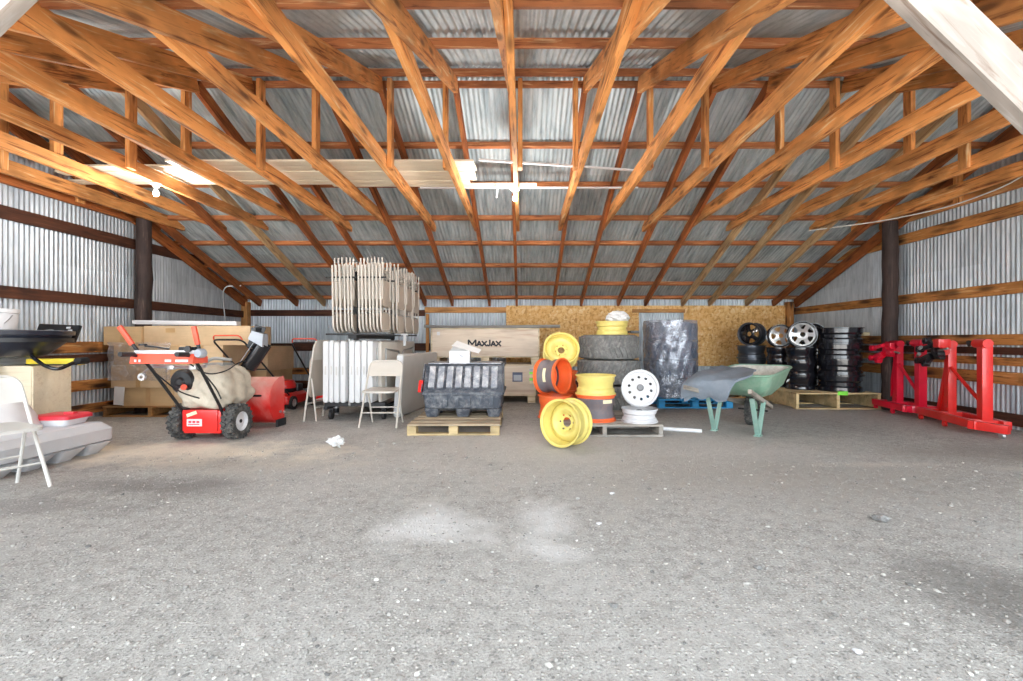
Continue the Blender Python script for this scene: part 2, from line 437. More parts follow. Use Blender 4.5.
def thing(name, label, cat, loc=(0, 0, 0), rz=0, group=None):
    o = bpy.data.objects.new(name, None); COL.objects.link(o)
    o.empty_display_size = .1
    o.location = loc; o.rotation_euler = (0, 0, rz)
    return tag(o, label, cat, group)
def kids(o): return [c for c in COL.objects if c.parent == o]
def dup(root, loc=None, rz=None, label=None, group=None):
    def cp(o, par):
        c = o.copy(); COL.objects.link(c)
        if par is not None: c.parent = par
        for ch in kids(o): cp(ch, c)
        return c
    r = cp(root, None)
    if loc is not None: r.location = loc
    if rz is not None: r.rotation_euler = (0, 0, rz)
    if label: r['label'] = label
    if group: r['group'] = group
    return r
def text_mesh(s, size, mat, name, parent, mtx, ext=.0015, sx=1.0):
    cu = bpy.data.curves.new('txt', 'FONT'); cu.body = s; cu.size = size; cu.extrude = ext
    cu.align_x = 'LEFT'; cu.offset = size * .004
    t = bpy.data.objects.new('txt', cu); COL.objects.link(t)
    me = bpy.data.meshes.new_from_object(t.evaluated_get(bpy.context.evaluated_depsgraph_get()))
    bpy.data.objects.remove(t)
    me.transform(Matrix.Diagonal((sx, 1, 1, 1))); me.transform(mtx)
    me.materials.clear(); me.materials.append(mat)
    o = bpy.data.objects.new(name, me); COL.objects.link(o); o.parent = parent
    return o
# ================================================================== SETTING
def ordinal(n): return ['first', 'second', 'third', 'fourth', 'fifth', 'sixth', 'seventh', 'eighth', 'ninth', 'tenth', 'eleventh', 'twelfth', 'thirteenth', 'fourteenth', 'fifteenth'][n]

# --- gravel floor, inside and in front of the open side
def floor_mat():
    m, nt, b = new_mat('gravel_floor')
    tc = nt.nodes.new('ShaderNodeTexCoord'); v = tc.outputs['Object']
    fine = noise(nt, v, 95, 6, .7)
    mid = noise(nt, v, 14, 8, .72, .3)
    big = noise(nt, v, .7, 4, .6)
    c = ramp(nt, mid, [(.28, (.25, .235, .215)), (.48, (.42, .40, .375)), (.70, (.54, .52, .495))])
    c = mix(nt, c, ramp(nt, fine, [(.32, g3(.45)), (.55, g3(1.0)), (.75, g3(1.35))]), .85, 'MULTIPLY')
    c = mix(nt, c, (.48, .46, .44), ramp(nt, big, [(.45, g3(0)), (.65, g3(.5))]))
    # individual pebbles
    vo = N(nt, 'ShaderNodeTexVoronoi'); vo.inputs['Scale'].default_value = 60
    nt.links.new(v, vo.inputs['Vector'])
    bw = nt.nodes.new('ShaderNodeRGBToBW'); nt.links.new(vo.outputs['Color'], bw.inputs[0])
    pick = ramp(nt, bw.outputs[0], [(.62, g3(0)), (.66, g3(1))])
    core = ramp(nt, vo.outputs['Distance'], [(.22, g3(.8)), (.42, g3(0))])
    c = mix(nt, c, (.60, .58, .54), math_n(nt, 'MULTIPLY', pick, core))
    pk2 = ramp(nt, bw.outputs[0], [(.30, g3(1)), (.34, g3(0))])
    c = mix(nt, c, (.13, .125, .12), math_n(nt, 'MULTIPLY', math_n(nt, 'MULTIPLY', pk2, core), .7))
    # spills and lighter or darker patches, each where it lies
    wob = noise(nt, v, 2.4, 6, .65)
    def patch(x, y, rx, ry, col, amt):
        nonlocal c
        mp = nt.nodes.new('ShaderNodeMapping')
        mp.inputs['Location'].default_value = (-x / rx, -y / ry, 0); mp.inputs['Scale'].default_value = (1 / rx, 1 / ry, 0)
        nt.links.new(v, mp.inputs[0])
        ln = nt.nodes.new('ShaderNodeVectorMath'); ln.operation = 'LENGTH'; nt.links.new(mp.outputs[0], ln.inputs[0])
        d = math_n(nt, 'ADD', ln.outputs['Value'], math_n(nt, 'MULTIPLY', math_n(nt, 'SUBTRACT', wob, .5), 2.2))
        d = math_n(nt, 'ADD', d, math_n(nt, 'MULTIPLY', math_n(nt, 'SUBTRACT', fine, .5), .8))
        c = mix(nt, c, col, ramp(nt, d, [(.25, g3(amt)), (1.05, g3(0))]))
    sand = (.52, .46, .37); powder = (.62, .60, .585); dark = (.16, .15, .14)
    patch(0.6, 4.5, 4.4, 1.9, (.53, .51, .475), .6)  # pale dirt, spread wide to brighten the dim middle floor by colour
    patch(-3.3, 4.35, 1.9, .55, (.72, .65, .54), 1.0); patch(-2.5, 3.9, 1.2, .3, sand, .35); patch(-4.6, 3.3, .8, .4, sand, .5)
    patch(-.52, 2.6, .42, .33, (.66, .65, .64), .85); patch(.13, 2.7, .22, .45, (.66, .65, .64), .7); patch(.2, 2.3, .2, .15, (.66, .65, .64), .6)
    patch(-2.7, 3.3, 1.0, .3, dark, .65); patch(-3.0, 2.9, .9, .25, dark, .45)
    patch(1.95, 1.9, .45, .6, dark, .55); patch(4.4, 4.3, 1.5, .5, (.24, .21, .18), .5); patch(2.2, 3.5, 2.2, .8, (.33, .30, .265), .5)
    patch(3.0, 3.9, .7, .12, (.55, .51, .45), .6); patch(4.4, 3.75, .9, .1, (.55, .51, .45), .5); patch(2.1, 4.4, .5, .15, (.5, .48, .45), .5)
    patch(0, 8.2, 7, 1.3, (.17, .15, .13), .5)  # darker band of floor along the back wall
    nt.links.new(c, b.inputs['Base Color']); b.inputs['Roughness'].default_value = .92
    b.inputs['Specular IOR Level'].default_value = .25
    h = math_n(nt, 'ADD', math_n(nt, 'MULTIPLY', mid, .8), math_n(nt, 'MULTIPLY', fine, .5))
    h = math_n(nt, 'ADD', h, math_n(nt, 'MULTIPLY', math_n(nt, 'MULTIPLY', pick, core), .5))
    bump(nt, b, h, .75, .02)
    return m
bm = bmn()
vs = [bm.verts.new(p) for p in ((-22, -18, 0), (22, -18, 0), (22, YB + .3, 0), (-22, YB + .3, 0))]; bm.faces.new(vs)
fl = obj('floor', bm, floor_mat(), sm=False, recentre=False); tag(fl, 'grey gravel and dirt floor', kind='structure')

# --- corrugated sheets: real corrugation, UV in metres
def corrugated(name, length, place, mat, kind='structure', pitch=.057, amp=.0075, sub=8, rows=None):
    """place(s, t, off) -> point; s along the pitch, t 0..1 along the ribs; off = height of the corrugation"""
    n = int(length / pitch * sub); rows = rows or [0, 1]
    bm = bmn(); uvl = bm.loops.layers.uv.new('UVMap'); grid = []
    for i in range(n + 1):
        s = i * length / n; off = amp * math.cos(2 * PI * s / pitch)
        grid.append([(bm.verts.new(place(s, t, off)), s, t) for t in rows])
    for A, B in zip(grid, grid[1:]):
        for j in range(len(rows) - 1):
            q = (A[j], B[j], B[j + 1], A[j + 1])
            if (q[0][0].co - q[3][0].co).length < 1e-4 or (q[1][0].co - q[2][0].co).length < 1e-4: continue
            f = bm.faces.new([x[0] for x in q]); f.smooth = True
            base = [(q[0][0].co - q[3][0].co).length]
            for l, x in zip(f.loops, q): l[uvl].uv = (x[1], x[2] * base[0])
    me = bpy.data.meshes.new(name); bm.to_mesh(me); bm.free(); me.materials.append(mat)
    o = bpy.data.objects.new(name, me); COL.objects.link(o); o['kind'] = kind
    return o
WY0 = YFR + .1
corrugated('wall_left', YB + .04 - WY0, lambda s, t, o: (XL + o, WY0 + s, -.03 + t * (roof_z(WY0 + s) + .13 + .03)), M['wall_metal'])
corrugated('wall_right', YB + .04 - WY0, lambda s, t, o: (XR + o, WY0 + s, -.03 + t * (roof_z(WY0 + s) + .13 + .03)), M['wall_metal'])
corrugated('wall_back', XR - XL + .1, lambda s, t, o: (XL - .05 + s, YB + o, -.03 + t * (roof_z(YB) + .12 + .03)), M['wall_metal'])
RZO = .10                                          # roof sheets lie on the purlins
def rpl(s, t, o, y0, y1):
    y = y0 + (y1 - y0) * t; return (XL - .25 + s, y, roof_z(y) + RZO + .01 + o)
corrugated('ceiling_back', XR - XL + .5, lambda s, t, o: rpl(s, t, o, YB + .35, YR), M['roof_metal'], rows=[0, 1])
corrugated('ceiling_front', XR - XL + .5, lambda s, t, o: rpl(s, t, o, YFR - .1, YR), M['roof_metal'], rows=[0, 1])
bm = bmn(); tube(bm, [(XL - .25, YR, ZR + RZO + .03), (XR + .25, YR, ZR + RZO + .03)], .06, 10); o = obj('trim_1', bm, M['wall_metal_old']); tag(o, 'metal ridge cap', kind='structure')

# --- purlins
pur = [9.70] + [2107 / (k + 176) for k in (55, 73, 95, 120, 153, 192)]
pl = ['just above the back wall eave', 'second up from the back wall', 'third up from the back wall', 'fourth up from the back wall', 'fifth up from the back wall', 'just behind the stored pale boards', 'level with the top of the stored pale boards']
for y, d in zip(pur, pl):
    z = roof_z(y); o = beam_obj('roof_purlin', (XL, y, z + .04), (XR, y, z + .04), .05, .068, M['purlin'], up=Vector((0, SL, 1)).normalized())
    tag(o, 'long reddish roof purlin under the metal, ' + d, 'purlin', 'roof purlins')
for y, d in ((YR + .11, 'on the back side of the ridge'), (YR - .11, 'on the front side of the ridge'), (3.57, 'first in front of the ridge'), (2.65, 'second in front of the ridge'), (1.75, 'at the front edge of the roof')):
    z = roof_z(y); o = beam_obj('roof_purlin', (XL, y, z + .04), (XR, y, z + .04), .05, .068, M['purlin'], up=Vector((0, -SL, 1)).normalized())
    tag(o, 'long reddish roof purlin under the metal, ' + d, 'purlin', 'roof purlins')

# --- trusses: two rafters, a collar chord, a king post
SP, X0 = .678, -.08
ZC = H + 1.773                                     # underside of the chords
YC = 7.34
def make_truss(k):
    x = X0 + SP * k
    if k == 0: lab = 'timber roof truss at the middle, its chord running straight up the picture'
    else: lab = f'timber roof truss, {ordinal(abs(k) - 1)} to the {"right" if k > 0 else "left"} of the middle one'
    t = thing('roof_truss', lab, 'truss', (x, YR, ZC), 0, 'timber roof trusses')
    def L(y, z): return Vector((0, y - YR, z - ZC))
    r = random.Random(k * 3 + 50)
    hc = .15 + r.uniform(-.012, .015); w = .05 + r.uniform(-.004, .006)
    y0c = 2 * YR - YC - .05
    beam_obj('bottom_chord', L(y0c, ZC + hc / 2 + r.uniform(-.012, .012)), L(YC + .12, ZC + hc / 2 + r.uniform(-.012, .012)), w, hc, M['chord'], t)
    hr = .135; dz = -hr / 2 - .004
    off = Vector((.052 if k % 2 else -.052, 0, 0))
    beam_obj('rafter', L(YR, ZR + dz) + off, L(YB - .06, roof_z(YB - .06) + dz) + off, .048, hr, M['rafter_tan'] if k in (-6, 5, 6, 7) else M['rafter'], t)
    beam_obj('rafter', L(YR, ZR + dz) + off, L(YFR, roof_z(YFR) + dz) + off, .05, hr + .015, M['chord'], t)
    beam_obj('king_post', L(YR, ZC + .02) - off * .98, L(YR, ZR - .02) - off * .98, .048, .10, M['chord'], t, up=Vector((0, 1, 0)))
    return t
for k in range(-8, 9): make_truss(k)
# gable trusses against the side walls
for x, side, other in ((XL + .06, 'left', M['rafter']), (XR - .06, 'right', M['rafter'])):
    t = thing('gable_truss', f'timber gable truss fixed flat against the {side} metal wall', 'truss', (x, YR, ZC), 0)
    def L(y, z): return Vector((0, y - YR, z - ZC))
    beam_obj('bottom_chord', L(2 * YR - YC, ZC + .08), L(YC + .05, ZC + .08), .05, .17, M['chord'] if side == 'right' else M['rafter'], t)
    beam_obj('rafter', L(YR, ZR - .09), L(YB - .1, roof_z(YB - .1) - .09), .05, .17, other, t)
    beam_obj('rafter', L(YR, ZR - .09), L(YFR, roof_z(YFR) - .09), .05, .17, other, t)
    sg = .055 if side == 'left' else -.055
    for y in (YR, YR - 1.2, YR + 1.2):
        beam_obj('king_post', L(y, ZC + .02) + Vector((sg, 0, 0)), L(y, roof_z(y) - .02) + Vector((sg, 0, 0)), .045, .10, M['chord'], t, up=Vector((0, 1, 0)))

# --- round poles against the side walls
def pole(x, y, side):
    bm = bmn(); r = random.Random(int(y * 100) + (side == 'left'))
    n = 14; zt = ZC + .02
    tube(bm, [(x + r.uniform(-.008, .008), y + r.uniform(-.008, .008), -.02 + i * (zt + .02) / (n - 1)) for i in range(n)], [.112 - .014 * i / n + r.uniform(-.005, .005) for i in range(n)], 14)
    o = obj('round_pole', bm, M['pole'])
    # grain along z: rotate the mesh's frame instead of the texture
    o.data.transform(RY(-PI / 2)); o.rotation_euler = (0, PI / 2, 0)
    tag(o, f'dark round timber pole standing against the {side} metal wall', 'pole')
pole(XL + .27, 6.83, 'left'); pole(XR - .24, 6.97, 'right')

# --- girts
def girt(x, z, h, y0, y1, mat, lab, t=.04):
    o = beam_obj('wall_girt', (x, y0, z), (x, y1, z), t, h, mat); tag(o, lab, 'girt', 'wall girts')
xl, xr = XL + .035, XR - .035
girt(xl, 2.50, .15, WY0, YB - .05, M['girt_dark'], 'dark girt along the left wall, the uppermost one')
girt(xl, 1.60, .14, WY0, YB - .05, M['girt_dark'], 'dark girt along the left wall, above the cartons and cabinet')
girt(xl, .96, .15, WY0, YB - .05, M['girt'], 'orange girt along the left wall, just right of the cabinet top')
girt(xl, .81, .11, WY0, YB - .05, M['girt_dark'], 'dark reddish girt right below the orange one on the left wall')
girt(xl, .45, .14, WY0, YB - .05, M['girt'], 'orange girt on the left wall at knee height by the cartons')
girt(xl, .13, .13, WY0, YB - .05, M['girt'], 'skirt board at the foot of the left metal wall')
girt(xr, 2.58, .15, WY0, YB - .05, M['girt'], 'knotty orange girt along the right wall, the uppermost one')
girt(xr, 1.67, .14, WY0, YB - .05, M['girt'], 'knotty orange girt along the right wall, at the height of the lowest rafters')
girt(xr, 1.06, .13, WY0, YB - .05, M['girt'], 'orange girt on the right wall behind the tops of the red stands')
girt(xr, .925, .09, WY0, YB - .05, M['girt_dark'], 'dark narrow girt just below the stand tops on the right wall')
girt(xr, .80, .10, WY0, YB - .05, M['girt'], 'orange girt crossing behind the middle of the red stands')
girt(xr, .60, .15, WY0, YB - .05, M['girt'], 'lowest orange girt behind the feet of the red stands')
girt(xr, .12, .14, WY0, YB - .05, M['girt_dark'], 'skirt board at the foot of the right metal wall')
# back wall: plate, girts, corner posts, stud, OSB
yb = YB - .04
zpl = wz(310.5, yb)
def bgirt(z, h, x0, x1, mat, lab, y=yb):
    o = beam_obj('wall_girt', (x0, y, z), (x1, y, z), .04, h, mat); tag(o, lab, 'girt', 'wall girts')
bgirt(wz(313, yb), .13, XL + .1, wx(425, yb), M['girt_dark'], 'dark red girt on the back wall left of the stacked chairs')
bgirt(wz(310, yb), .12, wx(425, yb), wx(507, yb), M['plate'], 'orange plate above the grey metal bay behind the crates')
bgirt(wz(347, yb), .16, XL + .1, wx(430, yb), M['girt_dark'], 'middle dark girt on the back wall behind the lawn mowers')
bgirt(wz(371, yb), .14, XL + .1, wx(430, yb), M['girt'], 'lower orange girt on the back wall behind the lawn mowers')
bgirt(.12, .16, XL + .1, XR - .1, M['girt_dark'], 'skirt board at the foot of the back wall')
for px, ma, lab in ((246, M['plate'], 'square timber post in the left back corner'), (789, M['girt'], 'square timber post in the right back corner')):
    x = wx(px, YB - .11); o = beam_obj('corner_post', (x, YB - .11, 0), (x, YB - .11, roof_z(YB) - .02), .13, .13, ma, up=Vector((0, 1, 0))); tag(o, lab, 'post')
x = wx(427.5, yb); o = beam_obj('wall_stud', (x, yb, .2), (x, yb, wz(314, yb)), .06, .06, M['plate'], up=Vector((0, 1, 0))); tag(o, 'upright stud on the back wall at the left edge of the grey metal bay', 'stud')
yo = YB - .075
def sheet(px0, px1, z0, z1, lab):
    bm = bmn(); box(bm, ((wx(px0, yo) + wx(px1, yo)) / 2, yo, (z0 + z1) / 2), (wx(px1, yo) - wx(px0, yo) - .006, .012, z1 - z0))
    tag(obj('osb_sheet', bm, M['osb'], sm=False), lab, 'board', 'strand board sheets on the back wall')
zt = wz(305.5, yo)
sheet(506, 639, .5, zt, 'orange strand board sheet on the back wall behind the yellow rims')
sheet(683.5, 786, wz(366, yo), zt, 'orange strand board sheet on the back wall behind the black rims')
sheet(639, 683.5, wz(309.5, yo), zt, 'narrow strand board strip above the grey opening')
o = beam_obj('header_board', (wx(632, yo - .02), yo - .022, wz(311, yo)), (wx(685, yo - .02), yo - .022, wz(311, yo)), .03, .075, M['plate']); tag(o, 'short orange header board over the grey opening in the strand board', 'board')

# --- front frame at the open side
yf = 1.6
for sx, x0, lab in ((1, wx(892, yf), 'pale weathered timber brace crossing the upper right corner'), (-1, wx(28, yf), 'pale weathered timber brace in the upper left corner')):
    z0 = wz(0, yf); n = Vector((sx, 0, 1)).normalized() * .075
    a = Vector((x0 - sx * .30, yf, z0 + .30)) + n; b_ = Vector((x0 + sx * .62, yf, z0 - .62 * .955)) + n
    o = beam_obj('knee_brace', a, b_, .055, .15, M['weathered'], up=Vector((sx, 0, 1)).normalized()); tag(o, lab, 'brace')
    px_ = x0 + sx * .78
    o = beam_obj('trim_post', (px_, yf, 0), (px_, yf, 2.52), .14, .14, M['weathered'], up=Vector((0, 1, 0))); tag(o, 'square front post', kind='structure')
o = beam_obj('trim_header', (XL, yf, 2.56), (XR, yf, 2.56), .09, .2, M['weathered']); tag(o, 'front header beam', kind='structure')

# --- bulbs
def lampholder(x, y, z, lab):
    t = thing('ceiling_bulb', lab, 'light bulb', (x, y, z), 0, 'bare ceiling bulbs')
    bm = bmn(); lathe(bm, [(0, .0), (.055, 0), (.058, -.012), (.045, -.02), (.036, -.022), (.032, -.05), (.024, -.056), (0, -.056)], 20); obj('lampholder', bm, M['porcelain'], t)
    bm = bmn(); lathe(bm, [(.014, -.05), (.016, -.068), (.026, -.088), (.0325, -.108), (.030, -.128), (.018, -.144), (0, -.149)], 20); obj('bulb', bm, M['bulb'], t)
m, nt, b = new_mat('lit_bulb'); b.inputs['Base Color'].default_value = (.9, .88, .82, 1); b.inputs['Emission Color'].default_value = (1, .93, .82, 1); b.inputs['Emission Strength'].default_value = 1.2; M['bulb'] = m
BULBS = [(wx(515, 5.43), 5.40, ZC + .01, 'white bare bulb in a porcelain holder beside the middle truss'), (wx(156, 5.19), 5.19, ZC, 'white bare bulb in a porcelain holder under the left trusses')]
for a in BULBS: lampholder(*a)

# --- boards stored up on the chords
ZB = ZC + .175
def stored(x0, x1, y, w, h, z, mat, lab, yaw=0.0, group='boards stored on the trusses'):
    c = Vector(((x0 + x1) / 2, y, z + h / 2)); d = Vector(((x1 - x0) / 2, yaw, 0))
    o = beam_obj('stored_board', c - d, c + d, w, h, mat, bevel=.002); tag(o, lab, 'board', group)
stored(wx(70, 5.68), wx(470, 5.68), 5.68, .135, .02, ZB, M['pale_board'], 'pale board stored across the trusses, nearest the back wall')
stored(wx(92, 5.52), wx(476, 5.52), 5.53, .14, .02, ZB + .003, M['pale_board'], 'pale board stored across the trusses, second from the back')
stored(wx(60, 5.37), wx(475, 5.37), 5.375, .14, .02, ZB, M['pale_board'], 'pale board stored across the trusses, third from the back')
stored(wx(88, 5.22), wx(476, 5.22), 5.22, .14, .02, ZB + .004, M['pale_board'], 'pale board stored across the trusses, second from the front')
stored(wx(170, 5.07), wx(474, 5.07), 5.065, .14, .02, ZB, M['pale_board'], 'pale board stored across the trusses, nearest the camera')
stored(wx(330, 5.7), wx(537, 5.7), 5.80, .06, .03, ZB, M['pale_board'], 'short pale board ending just right of the middle truss')
stored(wx(480, 5.2), wx(640, 5.3), 5.22, .028, .02, ZB + .03, M['white'], 'thin white strip slanting across the right middle trusses', yaw=.16)
stored(wx(420, 5.9), wx(638, 5.9), 5.9, .03, .02, ZB, M['white'], 'thin white strip behind the slanting one on the trusses')
bm = bmn(); x = wx(497.5, 5.72); tube(bm, [(x, 5.72, ZB), (x - .004, 5.73, ZB - .09), (x - .012, 5.73, ZB - .17)], .009, 6)
tag(obj('hanging_strap', bm, M['white']), 'short white strap hanging from the stored boards left of the bulb', 'strap')
# cables
bm = bmn(); tube(bm, fillet([(XR - .12, 5.0, 3.0), (XR - .15, 5.35, 2.86), (XR - .2, 6.0, 2.80), (XR - .55, 6.7, 2.79), (XR - 1.3, 7.25, 2.78)], .3, 6), .009, 6)
tag(obj('electric_cable', bm, M['chair_white']), 'white cable sagging along the chord at the right wall', 'cable')
bm = bmn(); tube(bm, fillet([(wx(241, 9.0), 9.0, 2.12), (wx(226, 8.9), 8.9, 2.10), (wx(223, 8.9), 8.9, 2.0), (wx(224, 8.9), 8.9, 1.66), (wx(226, 8.9), 8.9, 1.34)], .12, 6), .011, 6)
tag(obj('electric_cable', bm, M['zinc']), 'grey cable dropping in front of the left back corner', 'cable')
# ================================================================== THINGS
# --- pallets
def make_pallet(label, w, d, h, loc, rz, mat, style='block', nb=7, matb=None, group='wooden pallets'):
    """w along x (the deck boards' length), d along y; the blocks or stringers show on the front"""
    t = thing('pallet', label, 'pallet', loc, rz, group); matb = matb or mat; bt = .02
    bm = bmn(); bw = d / nb * .80
    for i in range(nb): box(bm, (rnd.uniform(-.004, .004), -d/2 + bw/2 + i * (d - bw) / (nb - 1), h - bt/2), (w, bw, bt), None, .004)
    obj('deck', bm, mat, t)
    bm = bmn()
    for i in range(3): box(bm, (0, -d/2 + .05 + i * (d - .10) / 2, bt/2), (w, .10, bt), None, .004)
    obj('bottom_boards', bm, matb, t)
    if style == 'block':
        for i in range(3):
            bm = bmn(); x = -w/2 + .05 + i * (w - .10) / 2
            for j in range(3): box(bm, (x, -d/2 + .06 + j * (d - .12) / 2, h/2), (.10, .12, h - 2 * bt), None, .004)
            box(bm, (x, 0, h - 1.5 * bt), (.10, d, bt * .9), None, .003)
            obj('block_row', bm, matb, t)
    else:
        for i in range(3):
            bm = bmn(); x = -w/2 + .025 + i * (w - .05) / 2
            box(bm, (x, 0, h/2), (.045, d - .01, h - 2 * bt), None, .004); obj('stringer', bm, matb, t)
    return t
EPS = .0006

# --- wheel rims -------------------------------------------------------------
def barrel(bm, R, W, th=.006, drop=.075):
    """closed wheel-rim section turned about z, from z=0 to z=W"""
    o = [(R, 0), (R * 1.0, .012), (R * .93, .016), (R * .925, W * .26), (R * (1 - drop) * .92, W * .36), (R * (1 - drop) * .92, W * .56), (R * .925, W * .68), (R * .93, W - .016), (R, W - .012), (R, W)]
    o = [(r, z) for r, z in o]
    i = [(r - th * (1.0), min(max(z, .004), W - .004)) for r, z in o[::-1]]
    i[0] = (R - th, W); i[-1] = (R - th, 0)
    lathe(bm, o + i, 48, closed=True)
def make_rim(name, label, cat, R, W, mats, disc='steel', z_disc=.5, holes=8, group=None, hole_r=.013):
    t = thing(name, label, cat, (0, 0, 0), 0, group)
    mb, mf = mats[0], mats[1]
    bm = bmn(); barrel(bm, R, W)
    obj('barrel', bm, mb, t)
    if mf is not mb:                                   # flanges in another paint than the barrel's outside
        for z0 in (0, W):
            bm = bmn(); s = 1 if z0 == 0 else -1
            lathe(bm, [(R + .001, z0 - .001 * s), (R + .001, z0 + .014 * s), (R * .934, z0 + .019 * s), (R * .933, z0 + .04 * s), (R * .91, z0 + .04 * s), (R * .91, z0 - .001 * s)], 48, closed=True); obj('flange', bm, mf, t)
    zc = W * z_disc; ri = (R * .845 if .22 < z_disc < .72 else R * .915) - .007
    bm = bmn()
    if disc == 'steel':
        hs = [circle(R * .20, 24)] + [circle(hole_r * .8, 10, R * .32 * math.cos(a), R * .32 * math.sin(a)) for a in [i * 2 * PI / 6 for i in range(6)]]
        plate(bm, circle(ri, 48), hs + [circle(R * q, 40) for q in ()], .007, lambda r: zc + .05 * math.sin(min(1, max(0, (r / ri - .4) / .6)) * PI) - .02, None)
    elif disc == 'vent':
        hs = [circle(R * .17, 24)] + [circle(R * .078, 14, R * .60 * math.cos(a), R * .60 * math.sin(a)) for a in [i * 2 * PI / holes + .1 for i in range(holes)]]
        plate(bm, circle(ri, 56), hs, .007, lambda r: zc + .03 * math.cos(r / ri * PI * .9), None)
    elif disc == 'spoke':
        hs = [circle(R * .20, 24)]
        for i in range(holes):
            a = i * 2 * PI / holes; da = PI / holes * .60
            hs.append([(R * q * math.cos(a + s * da * k), R * q * math.sin(a + s * da * k)) for q, s, k in ((.42, -1, .55), (.60, -1, .95), (.78, -1, 1.0), (.80, 0, 1), (.78, 1, 1.0), (.60, 1, .95), (.42, 1, .55))])
        plate(bm, circle(ri, 56), hs, .022, lambda r: zc + .02 * math.cos(r / ri * PI * .8), None)
    d = obj('disc', bm, mats[2] if len(mats) > 2 else mf, t)
    if disc == 'vent':
        bm = bmn(); lathe(bm, [(0, zc + .055), (R * .15, zc + .055), (R * .19, zc + .035), (R * .19, zc + .02)], 24); obj('hub_cap', bm, M['gray_paint'], t)
    return t
def put(t, loc, axis=None, spin=0.0, roll=None):
    """places a thing whose axis is local +z so that +z points along axis"""
    t.location = loc
    if axis is not None:
        q = Vector((0, 0, 1)).rotation_difference(Vector(axis).normalized())
        t.rotation_mode = 'QUATERNION'; t.rotation_quaternion = q @ Matrix.Rotation(spin, 3, 'Z').to_quaternion()
    else: t.rotation_euler = (0, 0, spin)
    return t
def stand_rim(t, px, Y, zbase, R, W, axis, spin=0.0):
    """stands a rim on its edge: centre above the ground contact"""
    a = Vector(axis).normalized()
    s = math.sqrt(max(0, 1 - a.z ** 2))
    c = Vector((wx(px, Y), Y, zbase + R * s + abs(a.z) * W / 2))
    return put(t, c - a * (W / 2), axis, spin)

# the pallet of yellow, orange and white rims
PH = .13
make_pallet('weathered grey pallet carrying the yellow, orange and white rims', 1.28, 1.05, PH, (wx(597, 5.55), 5.54, 0), 0, M['pallet_gray'], 'stringer', nb=6)
RG = 'wheel rims on the grey pallet'
Y5 = M['rim_yellow']; O5 = M['rim_orange']; G5 = M['rim_gray']
# a: yellow rim on the ground, leaning on the pallet
a = make_rim('wheel_rim', 'yellow steel rim standing on the gravel in front of the grey pallet', 'wheel rim', .235, .23, (Y5, Y5), group=RG)
stand_rim(a, 566, 4.56, 0, .235, .23, (-.62, -.78, .05), .4)
# b: orange rim lying flat on the pallet at the left
b1 = make_rim('wheel_rim', 'orange rim lying flat on the left end of the grey pallet', 'wheel rim', .21, .27, (O5, O5), group=RG)
put(b1, (wx(555, 5.56), 5.52, PH + EPS), None, .2)
# c: grey-orange rim on its side on top of b
def band(name, R, z0, z1, a0, a1, mat, parent):
    bm = bmn(); n = 8; A = []
    for i in range(n + 1):
        q = a0 + (a1 - a0) * i / n
        A.append([bm.verts.new((r * math.cos(q), r * math.sin(q), z)) for r, z in ((R, z0), (R, z1), (R + .002, z1), (R + .002, z0))])
    for p, q in zip(A, A[1:]):
        for k in range(4): bm.faces.new((p[k], p[(k+1) % 4], q[(k+1) % 4], q[k]))
    bm.faces.new(A[0]); bm.faces.new(A[-1][::-1]); return obj(name, bm, mat, parent)
c1 = make_rim('wheel_rim', 'grey and orange rim lying on its side with the open orange end to the right', 'wheel rim', .215, .29, (G5, O5, O5), z_disc=.30, group=RG)
ax = Vector((.80, -.60, .05)).normalized()
stand_rim(c1, 553, 5.54, PH + .27 + .001, .215, .29, ax, 0)
inner = bmn(); lathe(inner, [(.206, .289), (.1905, .27), (.1895, .19), (.1735, .16), (.1735, .12)], 48); obj('inside_coat', inner, O5, c1, label='orange painted inside')
band('paper_label', .1838, .115, .155, 3.5, 4.4, M['label_cream'], c1)
# d: stack behind with a yellow rim leaning on top
for i, (lab) in enumerate(('orange rim lying at the bottom behind the grey and orange one', 'orange rim lying beneath the leaning yellow rim at the back')):
    r_ = make_rim('wheel_rim', lab, 'wheel rim', .21, .26, (O5, O5), group=RG); put(r_, (wx(562, 6.08), 6.08, (PH if i == 0 else PH + .2615) + EPS), None, i)
d1 = make_rim('wheel_rim', 'yellow rim tilted up behind the orange rims, facing forward', 'wheel rim', .235, .20, (Y5, Y5), z_disc=.72, group=RG)
stand_rim(d1, 561, 6.06, PH + .524, .235, .22, (.02, -.88, .48), .2)
# e, f: grey barrel with red-orange flanges, yellow rim on it
e1 = make_rim('wheel_rim', 'grey rim with red-orange flanges lying under a yellow rim', 'wheel rim', .235, .30, (G5, O5, O5), group=RG)
put(e1, (wx(595.5, 5.36), 5.36, PH + EPS), None, 0)
band('paper_label', .2185, .21, .25, 4.95, 5.55, M['label_cream'], e1)
f1 = make_rim('wheel_rim', 'yellow rim lying flat on the grey and red-orange one', 'wheel rim', .235, .22, (Y5, Y5), group=RG)
put(f1, (wx(595.5, 5.36), 5.36, PH + .3012), None, 1)
# g, h: white rims
h1 = make_rim('wheel_rim', 'white rim lying flat at the right end of the pallet', 'wheel rim', .205, .15, (M['rim_white'], M['rim_white']), 'vent', group=RG)
put(h1, (wx(639.5, 5.24), 5.25, PH + EPS), None, 0)
g1 = make_rim('wheel_rim', 'white rim with ten round holes standing on the flat white one', 'wheel rim', .208, .15, (M['rim_white'], M['rim_white']), 'vent', z_disc=.80, holes=10, group=RG)
stand_rim(g1, 640, 5.27, PH + .152, .205, .15, (-.20, -.93, .24), .1)

